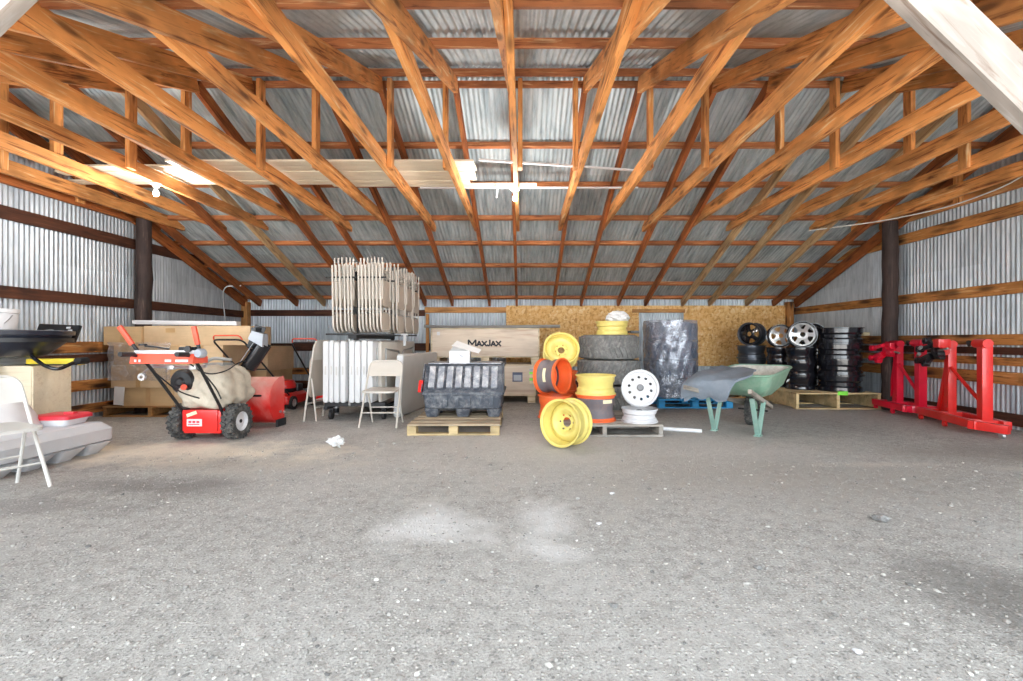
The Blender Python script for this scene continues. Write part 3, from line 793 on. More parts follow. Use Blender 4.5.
# i: worn tractor tyres lying in a stack
def big_tire(label, R, W, hole, mat, loc, spin, lugs=True):
    t = thing('tire', label, 'tire', loc, spin, 'stacked tires')
    prof = [(hole, .05), (hole + .015, .012), (R * .82, 0), (R * .95, .012), (R * .99, .035), (R, W * .22), (R * 1.004, W * .5), (R, W * .78), (R * .99, W - .035), (R * .95, W - .012), (R * .82, W), (hole + .015, W - .012), (hole, W - .05), (hole - .01, W * .5)]
    bm = bmn(); r = random.Random(spin * 100)
    lathe(bm, prof, 72, closed=True, rfun=lambda k, rr, z: .006 * math.sin(k * 2 * PI / 72 * 5 + z * 9) if rr > R * .9 else 0)
    obj('carcass', bm, mat, t)
    if lugs:
        bm = bmn(); n = 34
        for s in (-1, 1):
            for i in range(n):
                a0 = (i + (0 if s < 0 else .5)) * 2 * PI / n
                for j in range(4):
                    a = a0 + j * .035; z = W / 2 + s * (W * .05 + j * W * .105)
                    c = Vector((R * 1.004 * math.cos(a), R * 1.004 * math.sin(a), z))
                    box(bm, c, (.022, R * .075, W * .115), RZ(a).to_3x3() @ RX(s * -.35).to_3x3(), .004)
        obj('tread', bm, mat, t)
    return t
tx = wx(613, 6.30)
for i, (z, R, lab) in enumerate(((PH - .02, .43, 'bottom grey worn tire hidden behind the rims'), (PH + .325, .435, 'middle grey worn tire of the stack behind the white rim'), (PH + .67, .415, 'top grey worn tire carrying a yellow rim'))):
    big_tire(lab, R, .342, .26, M['tire_gray'], (tx + (.006, .0, .0)[i], 6.62, z - .013), .7 * i + .2)
make_pallet('grey pallet hidden under the worn tire stack', 1.0, .95, .097, (tx, 6.64, 0), 0, M['pallet_gray'], 'stringer', nb=5)
ztop = PH + .67 + .33
j1 = make_rim('wheel_rim', 'yellow rim lying on top of the worn tire stack under a white bag', 'wheel rim', .235, .19, (Y5, Y5), group=RG)
put(j1, (wx(612, 6.55), 6.55, ztop), None, .3)
bm = bmn()
bmesh.ops.create_icosphere(bm, subdivisions=4, radius=1)
for v in bm.verts:
    c = v.co; n_ = .10 * math.sin(c.x * 7 + c.y * 3) * math.sin(c.y * 6 + c.z * 5) + .05 * math.sin(c.z * 13 + c.x * 9)
    c *= (1 + n_); c.x *= .165; c.y *= .12; c.z *= .10
    if c.z < -.07: c.z = -.07
o = obj('plastic_bag', bm, M['paper']); o.location = (wx(617.5, 6.55), 6.55, ztop + .17); tag(o, 'crumpled white bag sitting on the topmost yellow rim', 'bag')
bm = bmn(); box(bm, (0, 0, 0), (.12, .07, .04), None, .012); tube(bm, [(-.05, 0, .0), (-.1, .01, .0)], .014, 8); o = obj('hand_tool', bm, M['black']); o.location = (wx(634, 6.45), 6.5, ztop + .02); tag(o, 'small black tool lying on the top worn tire', 'tool')

# k: tires in stretch wrap on a blue pallet
kx, ky = wx(673.5, 7.45), 7.62
make_pallet('blue painted pallet under the plastic wrapped tires', 1.15, 1.1, .14, (wx(688, 7.45), 7.66, 0), 0, M['blue_pallet'], 'block', nb=6)
for i, lab in enumerate(('bottom tire inside the clear plastic wrap', 'second tire from the bottom inside the plastic wrap', 'third tire from the bottom inside the plastic wrap', 'top tire inside the clear plastic wrap')):
    big_tire(lab, .395, .30, .22, M['tire_blue'], (kx + (.01, -.008, .006, .004)[i], ky, .1405 + i * .3015), i * .5)
bm = bmn(); n, mz = 80, 36; rr = random.Random(4)
R_ = []
for j in range(mz + 1):
    z = .145 + j * (1.23) / mz; row = []
    for k in range(n):
        a = k * 2 * PI / n
        w_ = .424 + .009 * math.sin(a * 9 + z * 6) + .007 * math.sin(a * 17 - z * 13) + .006 * math.sin(z * 20.8) + rr.uniform(-.005, .005)
        row.append((w_ * math.cos(a), w_ * math.sin(a), z))
    R_.append(row)
cen = [[(p[0] * .55, p[1] * .55, 1.385) for p in R_[-1]]]
loft(bm, R_ + cen, False, True)
o = obj('stretch_wrap', bm, M['wrap'], recentre=False); o.location = (kx, ky, 0); tag(o, 'clear stretch wrap wound around the stack of bluish tires', 'plastic wrap')
# m: white pipe on the ground
bm = bmn(); tube(bm, [(wx(660, 5.36), 5.38, .023), (wx(702, 5.22), 5.22, .023)], .022, 12); bmn_ = obj('plastic_pipe', bm, M['white']); tag(bmn_, 'white plastic pipe lying on the gravel beside the rim pallet', 'pipe')

# --- crates, bin and their pallet -------------------------------------------
make_pallet('sturdy wooden pallet carrying the dusty black bin', 1.02, 1.28, .125, (wx(452.5, 5.08), 5.08 + .64, 0), .012, M['pallet'], 'block', nb=7, matb=M['pallet_new'])
def crate(label, x0, x1, y0, y1, z0, z1, runner):
    t = thing('wooden_crate', label, 'crate', ((x0 + x1) / 2, (y0 + y1) / 2, z0), 0, 'wooden crates')
    w, d, h = x1 - x0, y1 - y0, z1 - z0
    bm = bmn(); box(bm, (0, 0, runner + (h - runner) / 2), (w, d, h - runner), None, .004); obj('crate_body', bm, M['crate'], t)
    for i in range(3):
        bm = bmn(); x = -w/2 + .075 + i * (w - .15) / 2; box(bm, (x, 0, runner / 2), (.13, d, runner - .001), None, .004); obj('runner', bm, M['crate_frame'], t)
    bm = bmn()
    for x, s in ((-w/2 + .012, 1), (w/2 - .012, 1)): box(bm, (x, -d/2 - .003, runner + (h - runner)/2), (.024, .012, h - runner - .004), None, .002)
    for z in (runner + .011, h - .011): box(bm, (0, -d/2 - .004, z), (w, .010, .022), None, .002)
    obj('edge_batten', bm, M['crate_frame'], t)
    return t, w, d, h
cy0 = 7.75
lx0, lx1 = wx(431, cy0), wx(539.5, cy0)
zb1, zt1 = wz(364.5, cy0), wz(328, cy0)
cr, w_, d_, h_ = crate('pale lower wooden crate with coloured stickers under the lettered one', wx(428, cy0), wx(536, cy0), cy0, cy0 + .8, .0, zb1 - .001, .12)
bm = bmn(); box(bm, (wx(517.5, cy0) - cr.location.x, -d_/2 - .002, wz(377, cy0)), (.17, .004, .16), None, 0); obj('shipping_label', bm, M['dark_blue_label'], cr)
bm = bmn(); box(bm, (wx(517.5, cy0) - cr.location.x, -d_/2 - .0045, wz(377.8, cy0)), (.13, .002, .095), None, 0); obj('label_panel', bm, M['clear_gray'], cr)
for i, ma in enumerate(('clear_gray', 'lime', 'yellow', 'lime', 'yellow')):
    bm = bmn(); box(bm, (w_/2 - .075, -d_/2 - .002, wz(370 + i * 3.1, cy0)), (.07, .004, .04), None, 0); obj('sticker', bm, M[ma] if ma != 'yellow' else M['label_cream'], cr)
cr, w_, d_, h_ = crate('upper wooden crate with black lettering across its front', lx0, lx1, cy0 - .01, cy0 + .78, zb1, zt1, wz(357.5, cy0) - zb1)
yl = -d_/2 - .002
STROKES = {'M': [((.07, 0), (.07, 1)), ((.07, 1), (.5, .25)), ((.5, .25), (.93, 1)), ((.93, 1), (.93, 0))],
           'A': [((.03, 0), (.5, 1)), ((.5, 1), (.97, 0)), ((.2, .3), (.8, .3))], 'X': [((.03, 0), (.97, 1)), ((.03, 1), (.97, 0))],
           'J': [((.8, 1), (.8, .25)), ((.8, .25), (.6, .06)), ((.6, .06), (.3, .06)), ((.3, .06), (.12, .22))]}
zl = wz(346, cy0) - zb1
for chh_, pa, pb, hl in (('M', 468.0, 476.4, .102), ('A', 476.8, 481.6, .080), ('X', 481.9, 486.8, .080), ('J', 486.9, 490.6, .102), ('A', 490.9, 495.7, .080), ('X', 496.0, 501.0, .080)):
    xa_, xb_ = wx(pa, cy0) - cr.location.x, wx(pb, cy0) - cr.location.x; bm = bmn()
    for q, ((u0, v0), (u1, v1)) in enumerate(STROKES[chh_]):
        a_, b_ = Vector((xa_ + (xb_ - xa_) * u0, yl - q * .0003, zl + hl * v0)), Vector((xa_ + (xb_ - xa_) * u1, yl - q * .0003, zl + hl * v1))
        e_ = (b_ - a_).normalized() * .004
        beam(bm, a_ - e_, b_ + e_, .004, .027, 0, up=(b_ - a_).cross(Vector((0, 1, 0))).normalized())
    obj('lettering', bm, M['ink'], cr, sm=False)
bm = bmn(); box(bm, (wx(438.5, cy0) - cr.location.x, -d_/2 - .002, wz(333.5, cy0) - zb1), (.05, .004, .06), None, 0); obj('paper_label', bm, M['paper'], cr)
bm = bmn(); tube(bm, fillet([(wx(424, 8.2), 8.2, zt1 + .045), (wx(445, 8.2), 8.2, zt1 + .03), (wx(480, 8.2), 8.2, zt1 + .028), (wx(560, 8.2), 8.2, zt1 + .045)], .2, 4), .027, 8)
tag(obj('steel_rod', bm, M['gray_steel']), 'long dark steel rod lying along the top of the lettered crate', 'rod')

# dusty black bin: tub with feet, ribbed sloping cover
bx, by = wx(461.5, 5.45), 5.92
t = thing('storage_bin', 'dusty black plastic bin with a ribbed sloping cover on the front pallet', 'bin', (bx, by, .1255), 0)
W2, D2 = .485, .40
def rr_ring(w, d, r, z, cx=0, cy=0, n=4):
    return [(cx + x, cy + y, z) for x, y in rounded(w, d, r, n)]
bm = bmn(); loft(bm, [rr_ring(2*W2 - .16, 2*D2 - .12, .05, .075), rr_ring(2*W2 - .05, 2*D2 - .03, .05, .11), rr_ring(2*W2 - .01, 2*D2, .05, .27), rr_ring(2*W2 + .03, 2*D2 + .04, .05, .275), rr_ring(2*W2 + .03, 2*D2 + .04, .05, .30)])
for i in range(6): box(bm, (-W2 + .14 + i * (2 * W2 - .28) / 5, -D2 + .004, .19), (.06, .025, .13), None, .012)
obj('tub', bm, M['dusty_black'], t)
for ix in (-1, 0, 1):
    for iy in (-1, 0, 1):
        bm = bmn(); x, y = ix * (W2 - .11), iy * (D2 - .11)
        loft(bm, [rr_ring(.13, .12, .03, 0, x, y), rr_ring(.15, .14, .03, .02, x, y), rr_ring(.19, .17, .04, .10, x, y)]); obj('foot', bm, M['dusty_black'], t)
bm = bmn()
prof = [(-D2 - .005, .30), (-D2 + .03, .335), (-D2 + .19, .60), (-D2 + .24, .625), (D2, .63), (D2, .30)]
mtx = Matrix(((0, 0, 1, 0), (1, 0, 0, 0), (0, 1, 0, 0), (0, 0, 0, 1)))
prism(bm, prof, 2 * W2 - .02, mtx)
obj('cover', bm, M['dusty_black'], t)
dirv = Vector((0, prof[2][0] - prof[1][0], prof[2][1] - prof[1][1])); mid = Vector((0, (prof[2][0] + prof[1][0]) / 2, (prof[2][1] + prof[1][1]) / 2))
nrm = Vector((0, -dirv.z, dirv.y)).normalized()
for i in range(8):
    x = -W2 + .105 + i * (2 * W2 - .21) / 7
    bm = bmn(); box(bm, mid + nrm * .012 + Vector((x, 0, 0)), (dirv.length * .94, .078, .045), frame_of(dirv, Vector((1, 0, 0)).cross(dirv).normalized()), .016)
    o = obj('rib', bm, M['dusty_lid'], t)
for sx in (-1, 1):
    bm = bmn(); beam(bm, (sx * (W2 + .003), prof[0][0], .30), (sx * (W2 + .003), prof[2][0], .61), .016, .05, .006); beam(bm, (sx * (W2 + .003), prof[2][0] - .02, .61), (sx * (W2 + .003), D2, .625), .016, .04, .006); obj('end_strap', bm, M['dusty_black'], t)
bm = bmn(); prism(bm, [(-D2 - .02, .305), (-D2 + .05, .44), (-D2 + .20, .44), (-D2 + .20, .305)], .05, T(-W2 - .02, 0, 0) @ mtx); obj('reflector', bm, M['red'], t, label='red reflector panel at the left end')
bm = bmn(); box(bm, (0, .06, .637), (2 * W2 - .06, D2 * 1.2, .014), None, .006); obj('top_ledge', bm, M['dusty_lid'], t)
zb_ = .1255 + .645
t = thing('carton', 'small white carton standing on the dusty black bin', 'box', (wx(460, by - .1), by - .08, zb_), .03)
bm = bmn(); box(bm, (0, 0, .075), (.255, .2, .15), None, .004); obj('carton_body', bm, M['paper'], t)
bm = bmn(); prism(bm, [(-.12, 0), (.13, .0), (.02, .09), (-.08, .10)], .004, T(-.01, .02, .152) @ RX(.7)); obj('open_flap', bm, M['paper'], t)
bm = bmn(); box(bm, (.02, -.101, .09), (.05, .002, .012), RY(.6).to_3x3()); obj('tape_mark', bm, M['clear_gray'], t)
bm = bmn()
loft(bm, [[(-.14, -.09, .02), (.20, -.07, -.075), (.22, .06, -.03), (-.1, .1, .085)], [(-.14, -.09, .024), (.20, -.07, -.071), (.22, .06, -.026), (-.1, .1, .089)]])
o = obj('paper_sheet', bm, M['paper'], recentre=False); o.location = (wx(464, by), by - .04, zb_ + .19); tag(o, 'loose white paper lying across the top of the small carton', 'paper')
# --- folding chairs ----------------------------------------------------------
def make_chair(label, mat, pad, fold=1.0, group='beige folding chairs', rear=.21):
    """an opened steel folding chair facing -y; fold<1 brings the legs together"""
    t = thing('folding_chair', label, 'chair', (0, 0, 0), 0, group)
    f = fold
    hw, ht = .225, .79
    yf, yt = -.20 * f, .17 * f                                      # front foot, top of the back
    def ytube(z): return yf + (yt - yf) * z / ht
    bm = bmn()
    pts = [(-hw, yf, .0), (-hw + .012, ytube(.45), .45), (-hw + .018, yt - .005 * f, ht - .0), (hw - .018, yt - .005 * f, ht), (hw - .012, ytube(.45), .45), (hw, yf, .0)]
    tube(bm, fillet(pts, .10, 6), .0125, 8); obj('front_frame', bm, mat, t)
    zs, ys = .42, .03 * f
    for s in (-1, 1):
        bm = bmn(); tube(bm, [(s * (hw - .035), ys, zs), (s * (hw - .03), rear * f, .0)], .0115, 8); obj('rear_leg', bm, mat, t)
    bm = bmn()
    for z in (.13, .205): tube(bm, [(-(hw - .033), rear * f + (ys - rear * f) * z / zs, z), (hw - .033, rear * f + (ys - rear * f) * z / zs, z)], .008, 8)
    obj('rear_crossbar', bm, mat, t)
    bm = bmn(); tube(bm, [(-hw, ytube(.17), .17), (hw, ytube(.17), .17)], .008, 8); obj('front_crossbar', bm, mat, t)
    bm = bmn()
    if f > .6:
        prism(bm, rounded(2 * hw - .05, .40, .06, 5), .022, T(0, -.015, .435) @ RX(.03))
    else:
        prism(bm, rounded(2 * hw - .06, .40, .06, 5), .022, T(0, ytube(.43) - .012, .43) @ RX(PI/2 - .05))
    obj('seat', bm, pad, t)
    bm = bmn()
    ang = math.atan2(yt - yf, ht)
    pl_ = rounded(2 * hw - .05, .20, .085, 6); pl_ = [(x, y if y > -.02 else y + 0.0) for x, y in pl_]
    n = 12; rows = []
    top = .785; bot = .60
    for j in range(7):
        z = bot + (top - bot) * j / 6; row = []
        inset = .0 if j < 3 else .085 * (1 - math.sqrt(max(0, 1 - ((j - 2.6) / 3.5) ** 2)))
        for i in range(n + 1):
            u = i / n * 2 - 1
            row.append(Vector((u * (hw - .016 - inset), ytube(z) + .028 * f * (1 - u * u) * .8 - .004, z)))
        rows.append(row)
    F_ = [[bm.verts.new(p + Vector((0, -.004, 0))) for p in r] for r in rows]; B_ = [[bm.verts.new(p + Vector((0, .006, 0))) for p in r] for r in rows]
    for g, fl_ in ((F_, False), (B_, True)):
        for A, B in zip(g, g[1:]):
            for i in range(n): bm.faces.new((A[i], A[i+1], B[i+1], B[i]))
    loop = lambda g: g[0] + [r[-1] for r in g[1:]] + g[-1][-2::-1] + [r[0] for r in g[-2:0:-1]]
    a_, b_ = loop(F_), loop(B_)
    for i in range(len(a_)): bm.faces.new((a_[i], a_[(i+1) % len(a_)], b_[(i+1) % len(a_)], b_[i]))
    obj('backrest', bm, mat, t)
    return t
ch = make_chair('beige folding chair standing open in front of the white tables', M['chair'], M['chair'])
ch.location = (-1.745, 5.72, 0)
ch2 = make_chair('off-white folding chair cut by the left edge of the picture', M['chair_white'], M['chair_white'], group='off-white folding chair', rear=.15)
# its visible front foot stands at (-3.39, 3.30)
a2 = math.radians(70)                               # faces right, turned a little to the camera
ch2.rotation_euler = (0, 0, a2)
loc = Vector((-3.39, 3.30, 0)) - (RZ(a2) @ Vector((.225, -.20, 0))); ch2.location = loc
ch3 = make_chair('half folded beige chair leaning on the left of the white tables', M['chair'], M['chair_pad'], fold=.38)
ch3.location = (-2.745, 6.19, 0.0); ch3.rotation_euler = (0, 0, math.radians(-97))
for c_ in kids(ch3): c_.scale = (1, 1, 1.32)

# --- folded chairs hanging on the rack
def make_hung(label, group):
    """folded flat and upside down: plane yz, thin along x, legs up"""
    t = thing('folded_chair', label, 'chair', (0, 0, 0), 0, group)
    hw = .21
    bm = bmn()
    tube(bm, fillet([(-.008, -hw, .86), (-.004, -hw + .004, .5), (0, -hw + .02, .0), (0, hw - .02, .0), (-.004, hw - .004, .5), (-.008, hw, .86)], .12, 6), .0125, 8)
    obj('front_frame', bm, M['chair'], t)
    bm = bmn()
    for s in (-1, 1): tube(bm, [(.014, s * (hw - .035), .42), (.012, s * (hw - .03), .955)], .0105, 8)
    tube(bm, [(.013, -(hw - .03), .80), (.013, hw - .03, .80)], .007, 6); tube(bm, [(.013, -(hw - .03), .72), (.013, hw - .03, .72)], .007, 6)
    obj('rear_legs', bm, M['chair'], t)
    bm = bmn(); prism(bm, rounded(.40, .34, .05, 4), .018, T(.004, 0, .50) @ RZ(PI/2) @ RX(PI/2)); obj('seat', bm, M['chair_pad'], t)
    bm = bmn(); prism(bm, rounded(.375, .22, .09, 5), .016, T(0, 0, .125) @ RZ(PI/2) @ RX(PI/2)); obj('backrest', bm, M['chair_pad'], t)
    bm = bmn(); tube(bm, [(-.004, -hw, .245), (-.004, hw, .245)], .008, 6); obj('crossbar', bm, M['gray_steel'], t)
    return t
GH = 'folded chairs hanging on the rack'
proto = None
ZH = wz(331.5, 5.95)
def hang(px, Y, row, lab, dz=0):
    global proto
    loc = (wx(px, Y - .22), Y, ZH + dz + rnd.uniform(-.008, .008))
    if proto is None: proto = make_hung(lab, GH); proto.location = loc; c = proto
    else: c = dup(proto, loc, rnd.uniform(-.02, .02), lab)
    return c
rowY = [6.13, 6.60, 7.07, 7.54]
front_px = [332.5, 336.4, 340.2, 344.4, 348.0, 351.6, 358.6, 362.2, 365.8, 369.4, 373.0, 376.6, 380.2]
for i, px in enumerate(front_px):
    if i < 6: lab = f'folded beige chair hanging left of the black mast, {ordinal(5 - i)} from the mast' if i < 5 else 'folded beige chair hanging directly left of the black mast'
    else: lab = f'folded beige chair hanging right of the black mast, {ordinal(i - 6)} from the mast'
    hang(px, rowY[0], 0, lab)
xr_end = wx(380.2, rowY[0] - .22)
for r_i in (1, 2, 3):
    for q in range(4):
        x = xr_end + .075 - (q * .047)
        px = CX + F * x / (rowY[r_i] - .22)
        nm = ('second', 'third', 'last')[r_i - 1]
        lab = f'folded beige chair in the {nm} row back of the rack, ' + ('at its right end' if q == 0 else f'{ordinal(q)} from its right end')
        hang(px, rowY[r_i], r_i, lab, 0)

# --- two-tier cart
tbl_n = 5.93; tz0 = .27; tw = .80; tlen = 1.83
cxm = wx(353.5, tbl_n)
t = thing('storage_cart', 'black steel cart with a central mast holding the tables and hanging chairs', 'cart', (cxm, tbl_n + .95, 0), 0)
def cl(x, y, z): return Vector((x - cxm, y - tbl_n - .95, z))
xa, xb = wx(321, tbl_n), wx(384, tbl_n)
bm = bmn()
for y in (tbl_n + .12, tbl_n + 1.75): beam(bm, cl(xa, y, .21), cl(xb - .02, y, .21), .05, .05)
for x in (xa + .02, xb - .04): beam(bm, cl(x, tbl_n + .08, .165), cl(x, tbl_n + 1.8, .165), .05, .04)
obj('base_frame', bm, M['black_dull'], t)
for x in (xa + .05, xb - .06):
    for y in (tbl_n + .2, tbl_n + 1.7):
        bm = bmn(); p = cl(x, y, .065); cyl(bm, p + Vector((-.018, 0, 0)), p + Vector((.018, 0, 0)), .064, 20); beam(bm, p + Vector((0, 0, .0)), p + Vector((0, 0, .085)), .05, .03); obj('caster', bm, M['black_dull'], t)
zt_m = wz(270, rowY[0] - .2); zr_ = 1.075
for y, z0_ in ((tbl_n + .16, zr_ - .02), (tbl_n + 1.86, .18)):
    bm = bmn(); box(bm, cl(wx(354.5, rowY[0] - .1), y, (zt_m + z0_) / 2), (.055, .045, zt_m - z0_), None, .004)
    obj('mast', bm, M['black_dull'], t)
bm = bmn(); box(bm, cl(wx(347.1, tbl_n), tbl_n + .10, (zr_ + .2) / 2), (.026, .04, zr_ - .2), None, .003)
for i in range(16): box(bm, cl(wx(347.1, tbl_n), tbl_n + .078, .26 + i * .05), (.028, .006, .022), None, .002)
obj('slotted_post', bm, M['gray_steel'], t)
zarm = ZH + .245 + .012
for s, z, lab in ((0, ZH - .035, 'lower_arm'), (1, ZH + .70, 'upper_arm')):
    for y in (rowY[0] - .19, rowY[0] + .19, rowY[3] + .1):
        bm = bmn(); beam(bm, cl(wx(332, rowY[0]), y, z), cl(xr_end + .07, y, z), .016, .022); obj('hanging_arm', bm, M['black_dull'], t)
bm = bmn(); beam(bm, cl(wx(350.5, tbl_n), tbl_n + .06, 1.10), cl(wx(350.5, tbl_n), tbl_n + 1.86, 1.10), .11, .05); obj('centre_rail', bm, M['black_dull'], t)

# --- white folding tables on edge on the cart
def make_table(label, th, w_, l_, mat, loc, rz=0, legs=True, group='white folding tables'):
    """standing on its long edge: length along y, width along z, thin along x; legs folded on +x"""
    t = thing('folding_table', label, 'table', loc, rz, group)
    bm = bmn()
    loft(bm, [[(x, -l_/2, z) for x, z in rounded(th * .8, w_ - .03, th * .3, 3)], [(x, -l_/2 + .012, z) for x, z in rounded(th, w_, th * .35, 3)], [(x, l_/2 - .012, z) for x, z in rounded(th, w_, th * .35, 3)], [(x, l_/2, z) for x, z in rounded(th * .8, w_ - .03, th * .3, 3)]], mat=T(0, 0, w_/2))
    obj('tabletop', bm, mat, t)
    bm = bmn(); box(bm, (0, -l_/2 - .001, w_ * .52), (th * .25, .006, .11), None, .002); obj('hand_slot', bm, M['table_gray'], t)
    if legs:
        for s in (-1, 1):
            bm = bmn(); x = th / 2 + .012; y0, y1 = s * (l_/2 - .14), s * .10
            tube(bm, fillet([(x, y0, .10), (x, y1, .14), (x, y1, w_ - .14), (x, y0, w_ - .10)], .07, 5), .012, 8)
            tube(bm, [(x, y0, .09), (x, y0, w_ - .09)], .012, 8); obj('folded_leg', bm, M['gray_steel'], t)
    return t
tpx = [(322, 328.2), (328.6, 333.4), (333.8, 339.2), (340, 345.6), (348.6, 354.4), (354.8, 360.6), (361, 366.8), (367.2, 373.2)]
for i, (p0, p1) in enumerate(tpx):
    x0, x1 = wx(p0, tbl_n), wx(p1, tbl_n)
    side = 'left' if i < 4 else 'right'
    pos = ['outermost left one', 'second from the left end', 'third from the left end', 'just left of the dark gap', 'just right of the dark gap', 'second right of the dark gap', 'second from the right end', 'outermost right one'][i]
    make_table('white plastic folding table standing on edge on the cart, ' + pos, (x1 - x0) * .96, tw + (.0, .008, -.01, 0, .005, -.004, .006, 0)[i], tlen, M['table_white'], ((x0 + x1) / 2, tbl_n + tlen / 2 + rnd.uniform(-.01, .01), .2455), 0, legs=(i == 7), group='white folding tables')
# last table on the cart shows its underside, then a big one leans on the floor
bg_ = make_table('large grey folding table standing on the floor beside the cart', .10, .86, 1.46, M['table_gray'], (-1.62, 6.96, 0.004), -.13, legs=False)
bg_.rotation_euler = (0, .06, -.13)
bm = bmn(); box(bm, (0, -.732, .44), (.086, .012, .80), None, .006); obj('end_rim', bm, M['table_white'], bg_, label='white end of the grey table')
mt_ = make_table('beige folding table with legs folded, rightmost on the cart', .05, .80, 1.7, M['chair'], (wx(376.5, tbl_n) + .02, tbl_n + .98, .2355), -.02, legs=True)
bm = bmn(); tube(bm, [(0, 0, 0), (0, 0, .16)], .022, 10); box(bm, (0, 0, .16), (.10, .05, .025), None, .006)
o = obj('clamp_post', bm, M['table_white'], recentre=False); o.parent = mt_; o.location = (.16, -.25, .74)
# small can on the floor under the tables
bm = bmn(); lathe(bm, [(0, 0), (.038, 0), (.041, .006), (.041, .13), (.036, .145), (0, .145)], 20); o = obj('can_body', bm, M['zinc'])
t = thing('drink_can', 'small silver can standing on the ground under the white tables', 'can', (wx(335.5, 6.5), 6.52, .0005)); o.parent = t; o.location = (0, 0, 0); o.scale = (1, 1, 1.2)
bm = bmn(); lathe(bm, [(.0418, .03), (.0422, .035), (.0422, .09), (.0418, .095)], 20); o = obj('paper_band', bm, M['black'], t)

# --- cartons on pallets at the left wall -------------------------------------
def carton(label, x0, x1, y0, y1, z0, z1, mat, flaps=False, group='cardboard cartons at the left wall', tape=True):
    t = thing('carton', label, 'box', ((x0 + x1) / 2, (y0 + y1) / 2, z0), rnd.uniform(-.012, .012), group)
    w, d, h = x1 - x0, y1 - y0, z1 - z0 - .001
    bm = bmn(); box(bm, (0, 0, h / 2), (w, d, h), None, .006); obj('carton_body', bm, mat, t)
    if tape:
        bm = bmn(); box(bm, (0, -d/2 - .001, h / 2), (.06, .003, h * .98)); box(bm, (0, 0, h + .0004), (.06, d, .001)); obj('tape_strip', bm, M['tape'], t)
    return t
cyf = 6.30
make_pallet('brown wooden pallet under the cartons against the left wall', 1.28, 1.1, .15, (-5.12, cyf + .55, 0), 0, M['pallet_brown'], 'stringer', nb=6)
make_pallet('brown wooden pallet under the cartons behind the snow blower', 1.05, 1.0, .15, (-4.50, 7.86, 0), 0, M['pallet_brown'], 'stringer', nb=6)
z1, z2, z3, z4 = .405, .715, .985, 1.265
carton('lowest cardboard carton with a white paper on it, on the left pallet', wx(121, cyf), wx(172, cyf), cyf + .02, cyf + .9, .1505, z1, M['card'])
carton('lowest cardboard carton behind the snow blower wheel', wx(173, cyf), wx(208, cyf), cyf + .02, cyf + .9, .1505, z1, M['card_b'])
carton('wide cardboard carton second from the bottom at the wall', wx(111.5, cyf), wx(166, cyf), cyf - .01, cyf + .9, z1, z2, M['card_b'])
carton('cardboard carton second from the bottom, behind the control panel', wx(166.8, cyf), wx(212, cyf), cyf, cyf + .9, z1, z2, M['card'])
carton('stretch wrapped cardboard carton under the long top one', wx(113, cyf), wx(178, cyf), cyf + .01, cyf + .9, z2, z3, M['card'])
carton('cardboard carton in the third layer behind the red lever', wx(178.6, cyf), wx(222, cyf), cyf + .01, cyf + .9, z2, z3, M['card_b'])
carton('low cardboard carton behind the engine cover', wx(214, 7.36), wx(266, 7.36), 7.38, 8.2, .1505, .56, M['card'])
carton('cardboard carton behind the discharge chute', wx(213, 7.36), wx(267.5, 7.36), 7.37, 8.2, .56, .955, M['card_b'])
tl = carton('short open ended carton at the left end of the top layer', -5.80, wx(138, cyf), cyf + .06, cyf + .62, z3, z4 - .02, M['card'])
carton('long flat cardboard carton lying on top of the stack', wx(139, cyf), wx(247, cyf), cyf + .08, cyf + .6, z3, z4 - .01, M['card_b'], tape=False)
bm = bmn(); box(bm, (0, 0, 0), (.13, .003, .06)); o = obj('address_label', bm, M['tape']); o.location = (wx(166, cyf), cyf + .0775, 1.16)
for c_ in COL.objects:
    if c_.get('label', '').startswith('long flat cardboard'): o.parent = c_; o.location = Vector(o.location) - c_.location
# clear wrap over the left upper cartons
bm = bmn(); rows = []
for i in range(15):
    u = i / 14; x = wx(110, cyf) + u * .86
    rows.append([(x + .012 * math.sin(j * 1.9 + i), cyf - .035 - .015 * math.sin(i * 1.3 + j * 2.1), z1 + .10 + j * (z3 - z1 - .06) / 9) for j in range(10)])
R2 = [[(p[0], p[1] - .006, p[2]) for p in r] for r in rows]
va = [[bm.verts.new(p) for p in r] for r in rows]
for A, B in zip(va, va[1:]):
    for j in range(9): bm.faces.new((A[j], A[j+1], B[j+1], B[j]))
s_ = [[bm.verts.new((p.co.x - .02, p.co.y + .35, p.co.z)) for p in va[0]]]
for j in range(9): bm.faces.new((va[0][j], va[0][j+1], s_[0][j+1], s_[0][j]))
o = obj('stretch_wrap', bm, M['wrap_thin']); tag(o, 'torn clear stretch wrap clinging to the left cartons', 'plastic wrap')
bm = bmn(); box(bm, (0, 0, 0), (.14, .004, .25), RY(.06).to_3x3()); o = obj('paper_sheet', bm, M['paper']); o.location = (wx(119, cyf - .02), cyf - .02, .165); tag(o, 'white paper sheet hanging at the lowest left carton', 'paper')
bm = bmn(); box(bm, (0, 0, 0), (1.46, .10, .055), RY(.012).to_3x3(), .004)
box(bm, (0, -.05, .012), (1.46, .012, .03), RY(.012).to_3x3(), .003); o = obj('trim_board', bm, M['white']); o.location = (wx(180, cyf + .05), cyf + .18, z4 - .002); tag(o, 'long white board lying on the topmost cartons', 'board')
